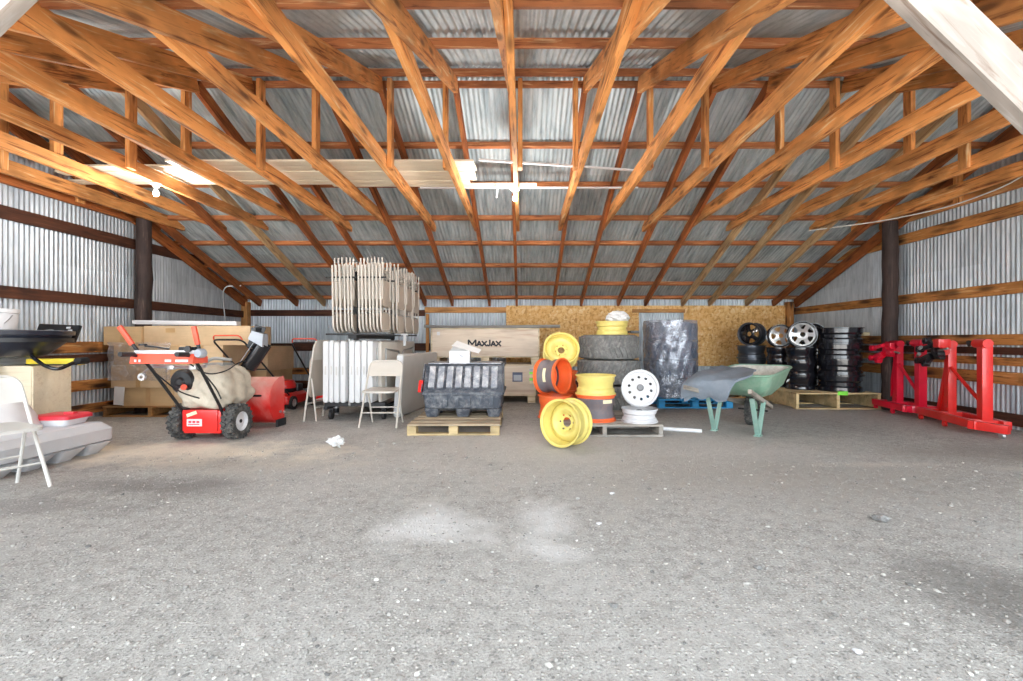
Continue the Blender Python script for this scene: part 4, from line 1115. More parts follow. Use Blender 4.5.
# --- snow blower: faces away (+y), x to the right ----------------------------
def lug_wheel(parent, name, x, y, r, w, mat_t, mat_h, side, lugs=20):
    wt = bmn(); mt = T(x, y, r + .004) @ RY(PI/2)
    lathe(wt, [(r * .55, -w/2 + .01), (r * .72, -w/2), (r * .90, -w * .46), (r * .95, -w * .3), (r * .95, w * .3), (r * .90, w * .46), (r * .72, w/2), (r * .55, w/2 - .01)], 36, mt, closed=True)
    for s in (-1, 1):
        for i in range(lugs):
            a = (i + (.5 if s > 0 else 0)) * 2 * PI / lugs
            c = mt @ Vector((r * .95 * math.cos(a), r * .95 * math.sin(a), s * w * .24))
            box(wt, c, (r * .13, r * .15, w * .46), (mt.to_3x3() @ RZ(a).to_3x3() @ RX(s * .5).to_3x3()), .004)
    o = obj(name, wt, mat_t, parent)
    hb = bmn(); s = side
    lathe(hb, [(0, s * w * .30), (r * .16, s * w * .30), (r * .20, s * w * .22), (r * .46, s * w * .20), (r * .54, s * w * .42), (r * .58, s * w * .42), (r * .57, -s * w * .4), (0, -s * w * .38)], 28, mt)
    obj('wheel_hub', hb, mat_h, o)
    return o
SB = thing('snow_blower', 'red two-wheeled snow blower with a dusty tan engine cover', 'snow blower', (-3.345, 4.93, 0), math.radians(-1.5))
for s in (-1, 1): lug_wheel(SB, 'wheel', s * .285, 0, .185, .13, M['rubber'], M['rim_white'], 1)
bm = bmn(); box(bm, (0, .10, .20), (.40, .46, .24), None, .015); obj('chassis', bm, M['red'], SB)
bm = bmn(); cyl(bm, (-.33, 0, .19), (.33, 0, .19), .02, 12); obj('axle', bm, M['black_dull'], SB)
bm = bmn(); box(bm, (-.015, -.136, .215), (.37, .014, .22), None, .006); pnl = obj('rear_panel', bm, M['red'], SB)
bm = bmn(); box(bm, (-.07, -.146, .195), (.16, .004, .075)); lb = obj('warning_label', bm, M['paper'], pnl)
bm = bmn()
for i in range(3): box(bm, (-.115 + i * .042, -.149, .203), (.03, .002, .022))
box(bm, (-.075, -.149, .178), (.12, .002, .010)); obj('label_print', bm, M['red_plastic'], pnl)
bm = bmn(); box(bm, (-.10, -.145, .285), (.11, .004, .035), RY(-.35).to_3x3()); obj('sticker', bm, M['label_cream'], pnl)
# engine under a dusty cover
bm = bmn(); bmesh.ops.create_cube(bm, size=1); bmesh.ops.subdivide_edges(bm, edges=bm.edges[:], cuts=26, use_grid_fill=True)
for v in bm.verts:
    c = v.co * 2; l4 = (abs(c.x) ** 5 + abs(c.y) ** 5 + abs(c.z) ** 5) ** .2; c = c / l4
    k = 1 + .04 * math.sin(c.x * 5 + c.z * 7) + .03 * math.sin(c.y * 9 - c.x * 6) + .03 * abs(math.sin(c.z * 6 + c.x * 8 + c.y * 3)) - .03 * abs(math.sin(c.x * 9 - c.z * 5))
    from mathutils import noise as mn
    k += .055 * (mn.turbulence(c * 1.7 + Vector((3, 1, 2)), 3, True) - .4) - .035 * abs(mn.noise(c * 3.1))
    taper = 1.0 - .22 * max(0, c.z)
    v.co = Vector((c.x * .262 * k * taper - .01, c.y * .29 * k * taper + .12, .55 + c.z * .23 * k))
obj('engine_cover', bm, M['canvas'], SB)
bm = bmn(); box(bm, (0, .12, .79), (.22, .18, .03), None, .012); tube(bm, fillet([(-.09, .02, .80), (-.02, .05, .86), (.16, .1, .84)], .05), .018, 8); obj('engine_top', bm, M['gray_steel'], SB)
# auger housing: open to the front
bm = bmn(); y0, y1 = .50, .80
back = [(y0 + .36 * (1 - math.cos(q)), .33 + .28 * math.sin(q)) for q in [(-75 + i * 165 / 14) * PI / 180 for i in range(15)]]
back = [(y0 + .0 + (1 - math.cos(a)) * .30, .32 + .29 * math.sin(a)) for a in [math.radians(-72 + i * 150 / 14) for i in range(15)]]
o_ = [(-.33, y, z) for y, z in back]
for x0_, x1_ in ((-.335, .335),):
    A = [[bm.verts.new((x0_, y, z)) for y, z in back], [bm.verts.new((x1_, y, z)) for y, z in back]]
    B = [[bm.verts.new((x0_, y + .012 * math.cos(0), z)) for y, z in back], [bm.verts.new((x1_, y + .012, z)) for y, z in back]]
    for i in range(14):
        bm.faces.new((A[0][i], A[1][i], A[1][i+1], A[0][i+1])); bm.faces.new((B[0][i], B[0][i+1], B[1][i+1], B[1][i]))
    for i in (0, 14): bm.faces.new((A[0][i], A[1][i], B[1][i], B[0][i]))
obj('auger_housing', bm, M['red_dusty'], SB)
for s in (-1, 1):
    bm = bmn(); prof = back + [(y1, .61), (y1 + .02, .57), (y1 + .02, .08), (y1 - .02, .045)]
    prism(bm, prof, .014, T(s * .34, 0, 0) @ Matrix(((0, 0, 1, 0), (1, 0, 0, 0), (0, 1, 0, 0), (0, 0, 0, 1))))
    sp = obj('side_plate', bm, M['red_dusty_side'], SB)
    bm = bmn(); box(bm, (s * .36, y0 + .22, .05), (.022, .20, .09), None, .012); obj('skid_shoe', bm, M['black_dull'], sp)
    bm = bmn()
    for yy, zz in ((y0 + .22, .18), (y0 + .30, .16)): cyl(bm, (s * .345, yy, zz), (s * .36, yy, zz), .018, 10)
    obj('bolt', bm, M['zinc'], sp)
bm = bmn(); box(bm, (.0, y0 - .012, .40), (.50, .02, .022), None, .004); obj('clearing_tool', bm, M['black'], SB)
bm = bmn(); cyl(bm, (-.33, y0 + .24, .29), (.33, y0 + .24, .29), .02, 12)
for s in (-1, 1):
    pts = [(s * (.04 + .27 * i / 40), y0 + .24 + .15 * math.cos(i * .42 * s), .29 + .15 * math.sin(i * .42 * s)) for i in range(41)]
    tube(bm, pts, .014, 6)
obj('auger', bm, M['black_dull'], SB)
# chute: half pipe leaning to the right with a deflector
p0, p1 = Vector((.10, .46, .74)), Vector((.27, .50, 1.02))
fr = frame_of(p1 - p0); bm = bmn(); Lc = (p1 - p0).length
for Rr in (.095,):
    n = 14; A = []
    for sx in (0, Lc):
        A.append([[bm.verts.new(p0 + fr @ Vector((sx, q * math.sin(a), q * math.cos(a) * -1))) for a in [math.radians(-115 + i * 230 / n) for i in range(n + 1)]] for q in (.090, .098)])
    for i in range(n):
        bm.faces.new((A[0][1][i], A[0][1][i+1], A[1][1][i+1], A[1][1][i])); bm.faces.new((A[0][0][i], A[1][0][i], A[1][0][i+1], A[0][0][i+1]))
        for e in (0, 1): bm.faces.new((A[e][0][i], A[e][0][i+1], A[e][1][i+1], A[e][1][i]))
    for i in (0, n): bm.faces.new((A[0][0][i], A[0][1][i], A[1][1][i], A[1][0][i]))
obj('chute', bm, M['black_satin'], SB)
bm = bmn(); prism(bm, [(-.02, -.088), (Lc - .02, -.08), (Lc - .02, .08), (-.02, .088)], .006, Matrix.Translation(p0 + Vector((-.045, -.085, .03))) @ fr.to_4x4() @ RX(.25)); obj('chute_face', bm, M['clear_gray'], SB, label='grey face of the chute')
bm = bmn(); d0 = p1 + Vector((-.03, -.05, .0))
loft(bm, [[(d0 + fr @ Vector(p)) for p in ((0, -.10, -.085), (0, .10, -.085), (0, .10, .09), (0, -.10, .09))], [(d0 + fr @ Vector(p)) for p in ((.13, -.085, -.01), (.13, .085, -.01), (.10, .09, .11), (.10, -.09, .11))]])
obj('deflector', bm, M['clear_gray'], SB, label='smoky grey deflector')
bm = bmn(); beam(bm, d0 + fr @ Vector((-.10, .09, .05)), d0 + fr @ Vector((.17, .10, .11)), .03, .12, .01); beam(bm, d0 + fr @ Vector((.12, -.09, .10)), d0 + fr @ Vector((.13, .13, .10)), .05, .05, .01); obj('deflector_bracket', bm, M['black'], SB)
# handlebars
for s in (-1, 1):
    bm = bmn(); tube(bm, fillet([(s * .20, -.06, .20), (s * .215, -.16, .36), (s * .245, -.50, .80), (s * .25, -.60, .90), (s * .25, -.72, .92)], .08, 5), .015, 10); obj('handlebar', bm, M['black'], SB)
    bm = bmn(); tube(bm, [(s * .255, -.66, .92), (s * .26, -.80, .925)], .022, 12); obj('grip', bm, M['black_dull'], SB)
    bm = bmn(); dx = -.13 if s < 0 else -.03
    tube(bm, [(s * .30, -.57, .955), (s * .30 + dx * .4, -.58, 1.03)], .016, 8); obj('lever_base', bm, M['black'], SB)
    bm = bmn(); beam(bm, (s * .30 + dx * .3, -.58, 1.01), (s * .30 + dx * 1.15, -.60, 1.185), .045, .028, .012, up=Vector((0, 1, 0))); obj('drive_lever', bm, M['orange_red'], SB)
bm = bmn(); prism(bm, [(-.04, -.06), (.16, -.06), (.16, .0), (-.02, .03)], .60, T(0, -.62, .895) @ Matrix(((0, 0, 1, 0), (1, 0, 0, 0), (0, 1, 0, 0), (0, 0, 0, 1)))); cp = obj('control_panel', bm, M['orange_red'], SB)
bm = bmn(); box(bm, (0, -.55, .938), (.58, .15, .035), RX(-.05).to_3x3(), .012); obj('panel_top', bm, M['rim_white'], cp, label='white top of the panel')
for x, w_ in ((-.24, .02), (-.20, .02), (.07, .06), (.20, .12)):
    bm = bmn(); box(bm, (x, -.662, .862), (w_, .003, .022)); obj('lettering', bm, M['paper'], cp)
bm = bmn(); box(bm, (.20, -.56, .965), (.16, .09, .05), None, .015); cyl(bm, (.24, -.62, .97), (.24, -.65, .97), .03, 14); obj('switch_block', bm, M['black'], cp)
bm = bmn(); mt = T(.33, -.62, .93) @ RX(PI/2); lathe(bm, [(0, .02), (.035, .02), (.045, .0), (.045, -.05), (.02, -.08), (0, -.08)], 18, mt); obj('headlight', bm, M['clear_gray'], SB)
bm = bmn(); tube(bm, [(-.30, -.42, .80), (.06, -.40, .785), (.24, -.40, .80)], .018, 8)
for x in (-.1, .12): box(bm, (x, -.40, .787), (.07, .06, .045), None, .01)
obj('crossbar', bm, M['zinc'], SB)
bm = bmn(); tube(bm, fillet([(-.29, -.42, .80), (-.32, -.48, .74), (-.30, -.5, .70)], .04), .010, 8); mt = T(-.30, -.52, .70) @ RX(PI/2)
lathe(bm, [(.016, -.012), (.036, -.012), (.036, .012), (.016, .012)], 18, mt, closed=True); obj('chute_crank', bm, M['zinc'], SB)
bm = bmn(); tube(bm, fillet([(-.22, -.58, 1.0), (-.10, -.56, .985), (-.02, -.54, .97)], .05), .010, 8); lathe(bm, [(.016, -.008), (.034, -.008), (.034, .008), (.016, .008)], 16, T(-.24, -.58, 1.01), closed=True); obj('gear_lever', bm, M['black'], SB)
bm = bmn(); mt = T(-.20, -.14, .62) @ RX(PI/2)
lathe(bm, [(0, .05), (.03, .05), (.05, .03), (.11, .025), (.13, .0), (.13, -.06), (0, -.06)], 28, mt); st = obj('recoil_starter', bm, M['black'], SB)
bm = bmn(); lathe(bm, [(0, .06), (.03, .06), (.03, .045), (0, .045)], 14, T(-.13, -.16, .57) @ RX(PI/2)); obj('starter_knob', bm, M['orange_red'], st)
bm = bmn()
tube(bm, fillet([(.12, -.5, .85), (.16, -.3, .70), (.20, -.05, .72), (.16, .2, .80), (.14, .40, .82)], .12, 6), .007, 6)
tube(bm, fillet([(-.24, -.5, .78), (-.15, -.25, .52), (.06, -.12, .42)], .12, 6), .007, 6)
tube(bm, fillet([(.24, -.48, .76), (.20, -.35, .70), (.22, -.22, .55), (.25, -.2, .45)], .1, 6), .007, 6)
obj('control_cable', bm, M['black'], SB)

# --- lawn mowers behind the snow blower
def mower(label, loc, rz, handle, mat_top):
    t = thing('lawn_mower', label, 'lawn mower', loc, rz, 'push lawn mowers')
    bm = bmn()
    ringz = lambda w, d, z, r=.12: [(x, y, z) for x, y in rounded(w, d, r, 5)]
    loft(bm, [ringz(.50, .70, .075), ringz(.52, .72, .10), ringz(.50, .70, .20), ringz(.40, .56, .235)]); obj('deck', bm, M['red'], t)
    bm = bmn(); lathe(bm, [(.15, .235), (.16, .26), (.16, .33), (.13, .39), (.06, .41), (0, .41)], 28); box(bm, (.13, .12, .30), (.13, .16, .12), None, .02); e = obj('engine', bm, M['black'], t)
    bm = bmn(); lathe(bm, [(.162, .30), (.165, .36), (.13, .42), (.05, .435), (0, .435)], 28); obj('engine_shroud', bm, mat_top, e)
    bm = bmn(); cyl(bm, (-.13, -.12, .34), (-.13, -.12, .40), .035, 14); obj('fuel_cap', bm, M['zinc'], e)
    for sx in (-1, 1):
        for y, r in ((.30, .095), (-.30, .10)): lug_wheel(t, 'wheel', sx * .285, y, r, .045, M['black_dull'], M['zinc'], sx, 24)
    ex, ey, ez = handle; bm = bmn()
    tube(bm, fillet([(-.21, -.28, .22), (-.20 + ex, ey, ez), (.20 + ex, ey, ez), (.21, -.28, .22)], .08, 6), .012, 8)
    tube(bm, [(-.205 + ex * .5, (-.28 + ey) / 2, (.22 + ez) / 2), (.205 + ex * .5, (-.28 + ey) / 2, (.22 + ez) / 2)], .009, 8); obj('handle', bm, M['black'], t)
    bm = bmn(); tube(bm, fillet([(-.19 + ex, ey + .02, ez + .0), (-.17 + ex, ey - .02, ez + .055), (.17 + ex, ey - .02, ez + .055), (.19 + ex, ey + .02, ez + .0)], .04, 4), .009, 8); obj('control_bail', bm, M['orange_red'], t)
    return t
mower('red push mower behind the snow blower housing, its handle above the chute', (-3.78, 7.30, 0), .0, (-.13, -1.22, 1.06), M['red'])
mower('red push mower between the snow blower and the leaning chair', (-3.12, 7.76, 0), .0, (-.10, -.98, 1.02), M['red'])
bm = bmn(); box(bm, (0, 0, .16), (.42, .36, .30), None, .09); o = obj('grass_bag', bm, M['black_dull']); o.location = (-3.75, 8.75, .0005); tag(o, 'dark grass bag on the ground at the back wall behind the mowers', 'bag')

# --- left clutter --------------------------------------------------------------
# light grey plastic pallet with tapered feet
t = thing('plastic_pallet', 'light grey plastic nesting pallet with tapered feet beside the folding chair', 'pallet', (-4.42, 3.86, 0), .0)
W_, D_ = 1.06, 1.06
bm = bmn()
rg = lambda w, d, z, r=.06: [(x, y, z) for x, y in rounded(w, d, r, 4)]
loft(bm, [rg(W_ - .06, D_ - .06, .105), rg(W_, D_, .125), rg(W_ + .005, D_ + .005, .225), rg(W_ - .10, D_ - .10, .285)]); obj('deck', bm, M['plastic_pallet'], t)
for ix in range(3):
    for iy in range(4):
        x, y = -W_/2 + .15 + ix * (W_ - .30) / 2, -D_/2 + .14 + iy * (D_ - .28) / 3
        bm = bmn(); loft(bm, [[(x + a, y + b_, 0) for a, b_ in rounded(.13, .12, .02, 3)], [(x + a + .03 * (ix - 1), y + b_ + .015, .108) for a, b_ in rounded(.24, .225, .03, 3)]]); obj('foot', bm, M['plastic_pallet'], t)
# tub with red lid
t = thing('storage_tub', 'white plastic tub with a red lid on the grey plastic pallet', 'tub', (wx(56, 4.15), 4.20, .2855), .05)
bm = bmn(); loft(bm, [[(x, y, 0) for x, y in rounded(.27, .22, .04, 4)], [(x, y, .06) for x, y in rounded(.31, .26, .04, 4)]]); obj('tub_body', bm, M['white'], t)
bm = bmn(); loft(bm, [[(x, y, .058) for x, y in rounded(.345, .285, .04, 4)], [(x, y, .085) for x, y in rounded(.345, .285, .04, 4)], [(x, y, .098) for x, y in rounded(.30, .24, .03, 4)]]); box(bm, (.08, 0, .105), (.08, .05, .018), None, .006); obj('lid', bm, M['red_plastic'], t)
# cream cabinet
cw, cd, chh = .34, .40, wz(366, 4.6)
t = thing('storage_cabinet', 'cream wooden cabinet standing near the left metal wall', 'cabinet', (wx(31, 4.60) - cw/2, 4.80, 0), .0)
bm = bmn(); box(bm, (0, 0, chh / 2), (cw, cd, chh), None, .004); bb = obj('cabinet_body', bm, M['beige_cab'], t)
bm = bmn(); box(bm, (cw/2 + .008, 0, chh / 2 + .02), (.016, cd - .012, chh - .06), None, .003); obj('cabinet_door', bm, M['beige_cab'], t)
cab_top = chh
# box at its left carrying papers and the black tub
t = thing('carton', 'cardboard box left of the cream cabinet under the white papers', 'box', (-5.545, 4.72, 0), 0)
bm = bmn(); box(bm, (0, 0, .385), (.52, .50, .77), None, .006); obj('carton_body', bm, M['card_b'], t)
bm = bmn(); box(bm, (0, -.251, .385), (.06, .003, .77)); obj('tape_strip', bm, M['tape'], t)
bm = bmn(); r3 = random.Random(11)
for i in range(8):
    box(bm, (r3.uniform(-.02, .05), r3.uniform(-.03, .03), .010 + i * .0125), (.50, .46, .010), RZ(r3.uniform(-.08, .08)).to_3x3(), .003)
prism(bm, [(-.25, -.13), (.30, -.10), (.32, .09), (-.25, .10)], .004, T(0.02, -.275, .0) @ RX(PI/2 - .05)); prism(bm, [(0, -.1), (.16, -.08), (.15, .10), (.0, .10)], .004, T(.12, -.30, -.0) @ RX(PI/2 - .15))
o = obj('paper_pile', bm, M['paper'], recentre=False); o.location = (-5.53, 4.72, .771); tag(o, 'pile of white papers and bags hanging over the left cardboard box', 'papers')
bm = bmn(); box(bm, (0, 0, 0), (.22, .05, .11), RY(.2).to_3x3(), .02); o = obj('plastic_pouch', bm, M['blue']); o.location = (-5.24, 4.42, .60); tag(o, 'blue plastic pouch hanging under the white papers', 'pouch')
# black round tub lying on top
t = thing('round_tub', 'wide black round plastic tub resting on the left boxes', 'tub', (-5.23, 4.66, .885), .0)
bm = bmn(); lathe(bm, [(0, 0), (.26, 0), (.30, .02), (.46, .17), (.475, .215), (.50, .22), (.505, .262), (.485, .268), (.465, .23), (.45, .19), (.29, .04), (0, .02)], 56); obj('tub_shell', bm, M['navy_black'], t)
bm = bmn(); lathe(bm, [(.462, .15), (.492, .15), (.492, .19), (.462, .19)], 56, closed=True); obj('rim_band', bm, M['black'], t)
t = thing('tool_case', 'open black case with white stripes leaning behind the round tub', 'case', (wx(53, 5.05), 5.10, 1.03), .0)
bm = bmn(); box(bm, (0, 0, .10), (.46, .035, .20), RX(-.35).to_3x3() @ RY(.04).to_3x3(), .01); obj('case_lid', bm, M['black'], t)
bm = bmn()
for i in range(5): box(bm, (.175 + .012 * (i - 2) * -.6, -.021 - (.028 * (i - 2)) * .35 * -1 * -1, .10 + .030 * (i - 2)), (.045, .006, .020), RX(-.35).to_3x3(), .002)
obj('stripe', bm, M['paper'], t)
bm = bmn(); tube(bm, fillet([(-.16, -.05, .03), (-.14, -.05, .12), (.0, -.045, .14), (.06, -.05, .07), (.16, -.05, .07)], .05, 5), .009, 8); obj('cord', bm, M['gray_steel'], t)
# yellow tool on the cabinet
t = thing('power_tool', 'yellow and black long handled tool lying on the cream cabinet', 'tool', (wx(50, 4.66), 4.74, cab_top + .0005), .05)
bm = bmn(); box(bm, (-.02, 0, .035), (.50, .10, .07), None, .02); obj('tool_body', bm, M['yellow'], t)
bm = bmn(); box(bm, (-.02, -.052, .008), (.50, .012, .014), None, .003); cyl(bm, (.24, -.06, .045), (.24, .05, .045), .035, 16); obj('tool_trim', bm, M['black'], t)
bm = bmn(); tube(bm, fillet([(-.16, -.09, .12), (-.05, -.22, .10), (.10, -.24, .0), (.21, -.23, -.035), (.24, -.10, .03)], .08, 6), .017, 10); obj('tool_handle', bm, M['black_satin'], t)
# white bucket behind the tub, white basin under the chair
t = thing('bucket', 'white plastic bucket at the left edge standing in the round black tub', 'bucket', (-5.33, 4.66, .906), 0)
bm = bmn(); lathe(bm, [(0, 0), (.13, 0), (.152, .42), (.16, .425), (.16, .465), (.15, .465), (.14, .42), (.12, .02), (0, .02)], 32); obj('bucket_shell', bm, M['white'], t)
bm = bmn(); tube(bm, [(.158 * math.cos(a), .158 * math.sin(a) * .2 - .13 * math.sin(a), .40 - .16 * math.sin(a)) for a in [i * PI / 12 for i in range(13)]], .005, 6); obj('bail_handle', bm, M['zinc'], t)
bm = bmn(); lathe(bm, [(0, .30), (.12, .295), (.24, .23), (.31, .10), (.33, .03), (.345, .02), (.345, 0), (.32, 0), (.29, .10), (.22, .21), (.1, .275), (0, .28)], 44); o = obj('plastic_basin', bm, M['white']); o.location = (-4.52, 3.86, .2858); tag(o, 'upturned white plastic basin behind the off-white folding chair', 'basin')

# --- wheelbarrow ---------------------------------------------------------------
fw = Vector((.68, .733)); WB = thing('wheelbarrow', 'green wheelbarrow with a cement crusted tub', 'wheelbarrow', (2.79, 5.62, 0), -math.atan2(fw.x, fw.y))
def tubring(y0, y1, hx0, hx1, z0, z1, r=.09, n=6):
    """rounded quadrilateral, rear edge y0 half width hx0 height z0, nose y1"""
    out = []
    base = rounded(2, 2, .30, n)
    for u, v in base:
        s = (v + 1) / 2; y = y0 + (y1 - y0) * s; hx = hx0 + (hx1 - hx0) * s
        out.append((u * hx, y, z0 + (z1 - z0) * s))
    return out
rim_o = tubring(-.52, .52, .35, .34, .655, .725); bot_o = tubring(-.30, .20, .20, .19, .40, .395)
mid_o = tubring(-.44, .38, .30, .285, .50, .52)
rim_i = tubring(-.50, .50, .335, .325, .655, .725); bot_i = tubring(-.29, .19, .19, .18, .412, .407); mid_i = tubring(-.425, .365, .285, .27, .50, .52)
bm = bmn(); loft(bm, [bot_o, mid_o, rim_o], True, False); obj('tub', bm, M['green'], WB)
bm = bmn(); loft(bm, [bot_i, mid_i, rim_i], True, False); obj('tub_lining', bm, M['tub_inside'], WB, label='grey cement crust inside the tub')
bm = bmn(); tube(bm, [(p[0], p[1], p[2]) for p in tubring(-.52, .52, .352, .342, .655, .725)], .014, 8, closed=True); obj('tub_rim', bm, M['green'], WB)
bm = bmn(); prism(bm, [(-.05, -.02), (.05, -.012), (.045, .02), (-.04, .016)], .003, T(.328, .30, .56) @ RZ(PI/2) @ RX(PI/2 + .42)); obj('sticker', bm, M['paper'], WB)
for s in (-1, 1):
    beam_obj('handle', (s * .33, -1.17, .545), (s * .13, .36, .215), .036, .045, M['handle_wood'], WB)
    hz = .545 + (.215 - .545) * (-.55 + 1.17) / 1.53
    bm = bmn(); x = s * .235
    beam(bm, (x, -.36, .36), (x, -.545, .012), .05, .012, .003, up=Vector((0, 1, 0))); beam(bm, (x, -.78, .43), (x, -.585, .012), .05, .012, .003, up=Vector((0, 1, 0)))
    box(bm, (x, -.565, .008), (.065, .10, .015), None, .004); obj('leg', bm, M['green_leg'], WB)
bm = bmn(); cyl(bm, (-.19, .12, .19), (.15, .12, .19), .011, 10); obj('axle', bm, M['black_dull'], WB)
lug_wheel(WB, 'wheel', -.03, .12, .19, .085, M['rubber'], M['green'], 1, 26)
# blanket over the rear left of the barrow
prof = [(.02, .70), (-.15, .695), (-.34, .69), (-.50, .685), (-.62, .655), (-.74, .64), (-.84, .625), (-.90, .595), (-.925, .54), (-.915, .48), (-.90, .42)]
bm = bmn(); nx = 22; G = []
for j, (y, z) in enumerate(prof):
    s = j / (len(prof) - 1); xl_ = -.45 - .04 * s; xr_ = .05 + .14 * math.sin(min(1, s * 1.9) * PI * .62) - .30 * max(0, s - .45)
    row = []
    for i in range(nx + 1):
        u = i / nx; x = xl_ + (xr_ - xl_) * u
        zz = z + .010 * math.sin(u * 11 + j * .7) + .008 * math.sin(u * 5 - j * 1.3)
        if x < -.38: zz -= (-.38 - x) * .5
        row.append((x, y + .012 * math.sin(u * 9 + j), zz))
    G.append(row)
def sheet_from(bm, G, t_):
    a = [[bm.verts.new(Vector(p) + Vector((0, 0, t_))) for p in r] for r in G]
    b_ = [[bm.verts.new(Vector(p) + Vector((0, .012 if k > 6 else 0, 0))) for p in r] for k, r in enumerate(G)]
    for A, s in ((a, 1), (b_, -1)):
        for r0, r1 in zip(A, A[1:]):
            for i in range(len(r0) - 1): bm.faces.new((r0[i], r0[i+1], r1[i+1], r1[i]))
    lp = lambda g: g[0] + [r[-1] for r in g[1:]] + g[-1][-2::-1] + [r[0] for r in g[-2:0:-1]]
    A, B = lp(a), lp(b_)
    for i in range(len(A)): bm.faces.new((A[i], A[(i+1) % len(A)], B[(i+1) % len(A)], B[i]))
sheet_from(bm, G, .016)
G2 = [[(p[0] * .93 - .02, p[1] + .05, p[2] - .028 - .012 * math.sin(i * .8)) for i, p in enumerate(r)] for r in G[4:]]
sheet_from(bm, G2, .016)
wm = WB.matrix_basis
o = obj('blanket', bm, M['blanket'], recentre=False); o.location = WB.location; o.rotation_euler = WB.rotation_euler
tag(o, 'folded blue-grey blanket draped over the handles and rear of the wheelbarrow', 'blanket')

# --- black rims on the right pallet ---------------------------------------------
PR = .25
pn = make_pallet('new yellowish pallet carrying the black rims by the right corner', 1.28, 1.30, PR, (wx(797, 6.98) + .66, 7.00 + .65, 0), -.02, M['pallet_new'], 'stringer', nb=7)
make_pallet('brown pallet carrying dark steel rims, just left of the new one', 1.05, .92, PR, (3.95, 8.82, 0), 0, M['pallet_brown'], 'stringer', nb=7)
bm = bmn(); box(bm, (0, 0, 0), (.15, .006, .06)); o = obj('paper_tag', bm, M['lime'], label='bright green tag'); o.parent = pn; o.location = (.06, -.651, .215)
RB = 'black rims by the right corner'; BK = M['rim_black']
def stack(n, px, Y, R, Wd, labs, mat, z=PR, dxs=(0, .006, -.005, .005, 0)):
    for i in range(n):
        r_ = make_rim('wheel_rim', labs[i], 'wheel rim', R, Wd, (mat, mat), group=RB)
        put(r_, (wx(px, Y) + dxs[i % 5], Y, z + .0006 + i * (Wd + .0008)), None, i * 1.3)
    return z + n * (Wd + .0008)
stack(4, 839.5, 7.38, .33, .25, ['bottom big black rim of the tall right stack', 'second big black rim up in the tall right stack', 'third big black rim up in the tall right stack', 'topmost big black rim of the tall right stack'], BK)
za = stack(3, 800, 7.62, .225, .226, ['bottom black rim under the front six-spoke wheel', 'middle black rim under the front six-spoke wheel', 'upper black rim directly under the front six-spoke wheel'], BK)
zb2 = stack(3, 779, 8.02, .205, .226, ['bottom black rim under the left five-spoke wheel', 'middle black rim under the left five-spoke wheel', 'upper black rim directly under the left five-spoke wheel'], BK)
zc = stack(3, 751.5, 8.62, .255, .235, ['bottom dark steel rim at the strand board', 'middle dark steel rim at the strand board', 'upper dark steel rim under the standing ones'], M['rim_steel'])
stack(4, 818, 8.05, .29, .235, ['bottom black rim of the stack hidden behind the tall one', 'second black rim of the stack behind the tall one', 'third black rim of the stack behind the tall one', 'top black rim of the stack behind the tall one'], BK)
al = M['alloy']
s1 = make_rim('wheel_rim', 'black and silver six-spoke rim standing frontmost on the black rims', 'wheel rim', .212, .17, (BK, BK, al), 'spoke', z_disc=.82, holes=6, group=RB)
stand_rim(s1, 801.5, 7.54, za + .001, .21, .17, (-.30, -.95, .05), .2)
s2 = make_rim('wheel_rim', 'silver five-spoke rim standing left of the frontmost one', 'wheel rim', .195, .17, (BK, BK, al), 'spoke', z_disc=.85, holes=5, group=RB)
stand_rim(s2, 779.5, 7.98, zb2 + .001, .193, .17, (-.20, -.97, .05), .5)
s3 = make_rim('wheel_rim', 'black rim standing behind the frontmost six-spoke one', 'wheel rim', .205, .16, (BK, BK), 'spoke', z_disc=.8, holes=6, group=RB)
stand_rim(s3, 812, 7.76, za + .001, .203, .16, (-.40, -.92, .02), .2)
s4 = make_rim('wheel_rim', 'dark steel rim standing on edge turned left on the strand board stack', 'wheel rim', .212, .27, (M['rim_steel'], M['rim_steel'], BK), 'spoke', z_disc=.80, holes=5, group=RB)
stand_rim(s4, 752, 8.60, zc + .001, .21, .27, (-.80, -.60, .02), .3)

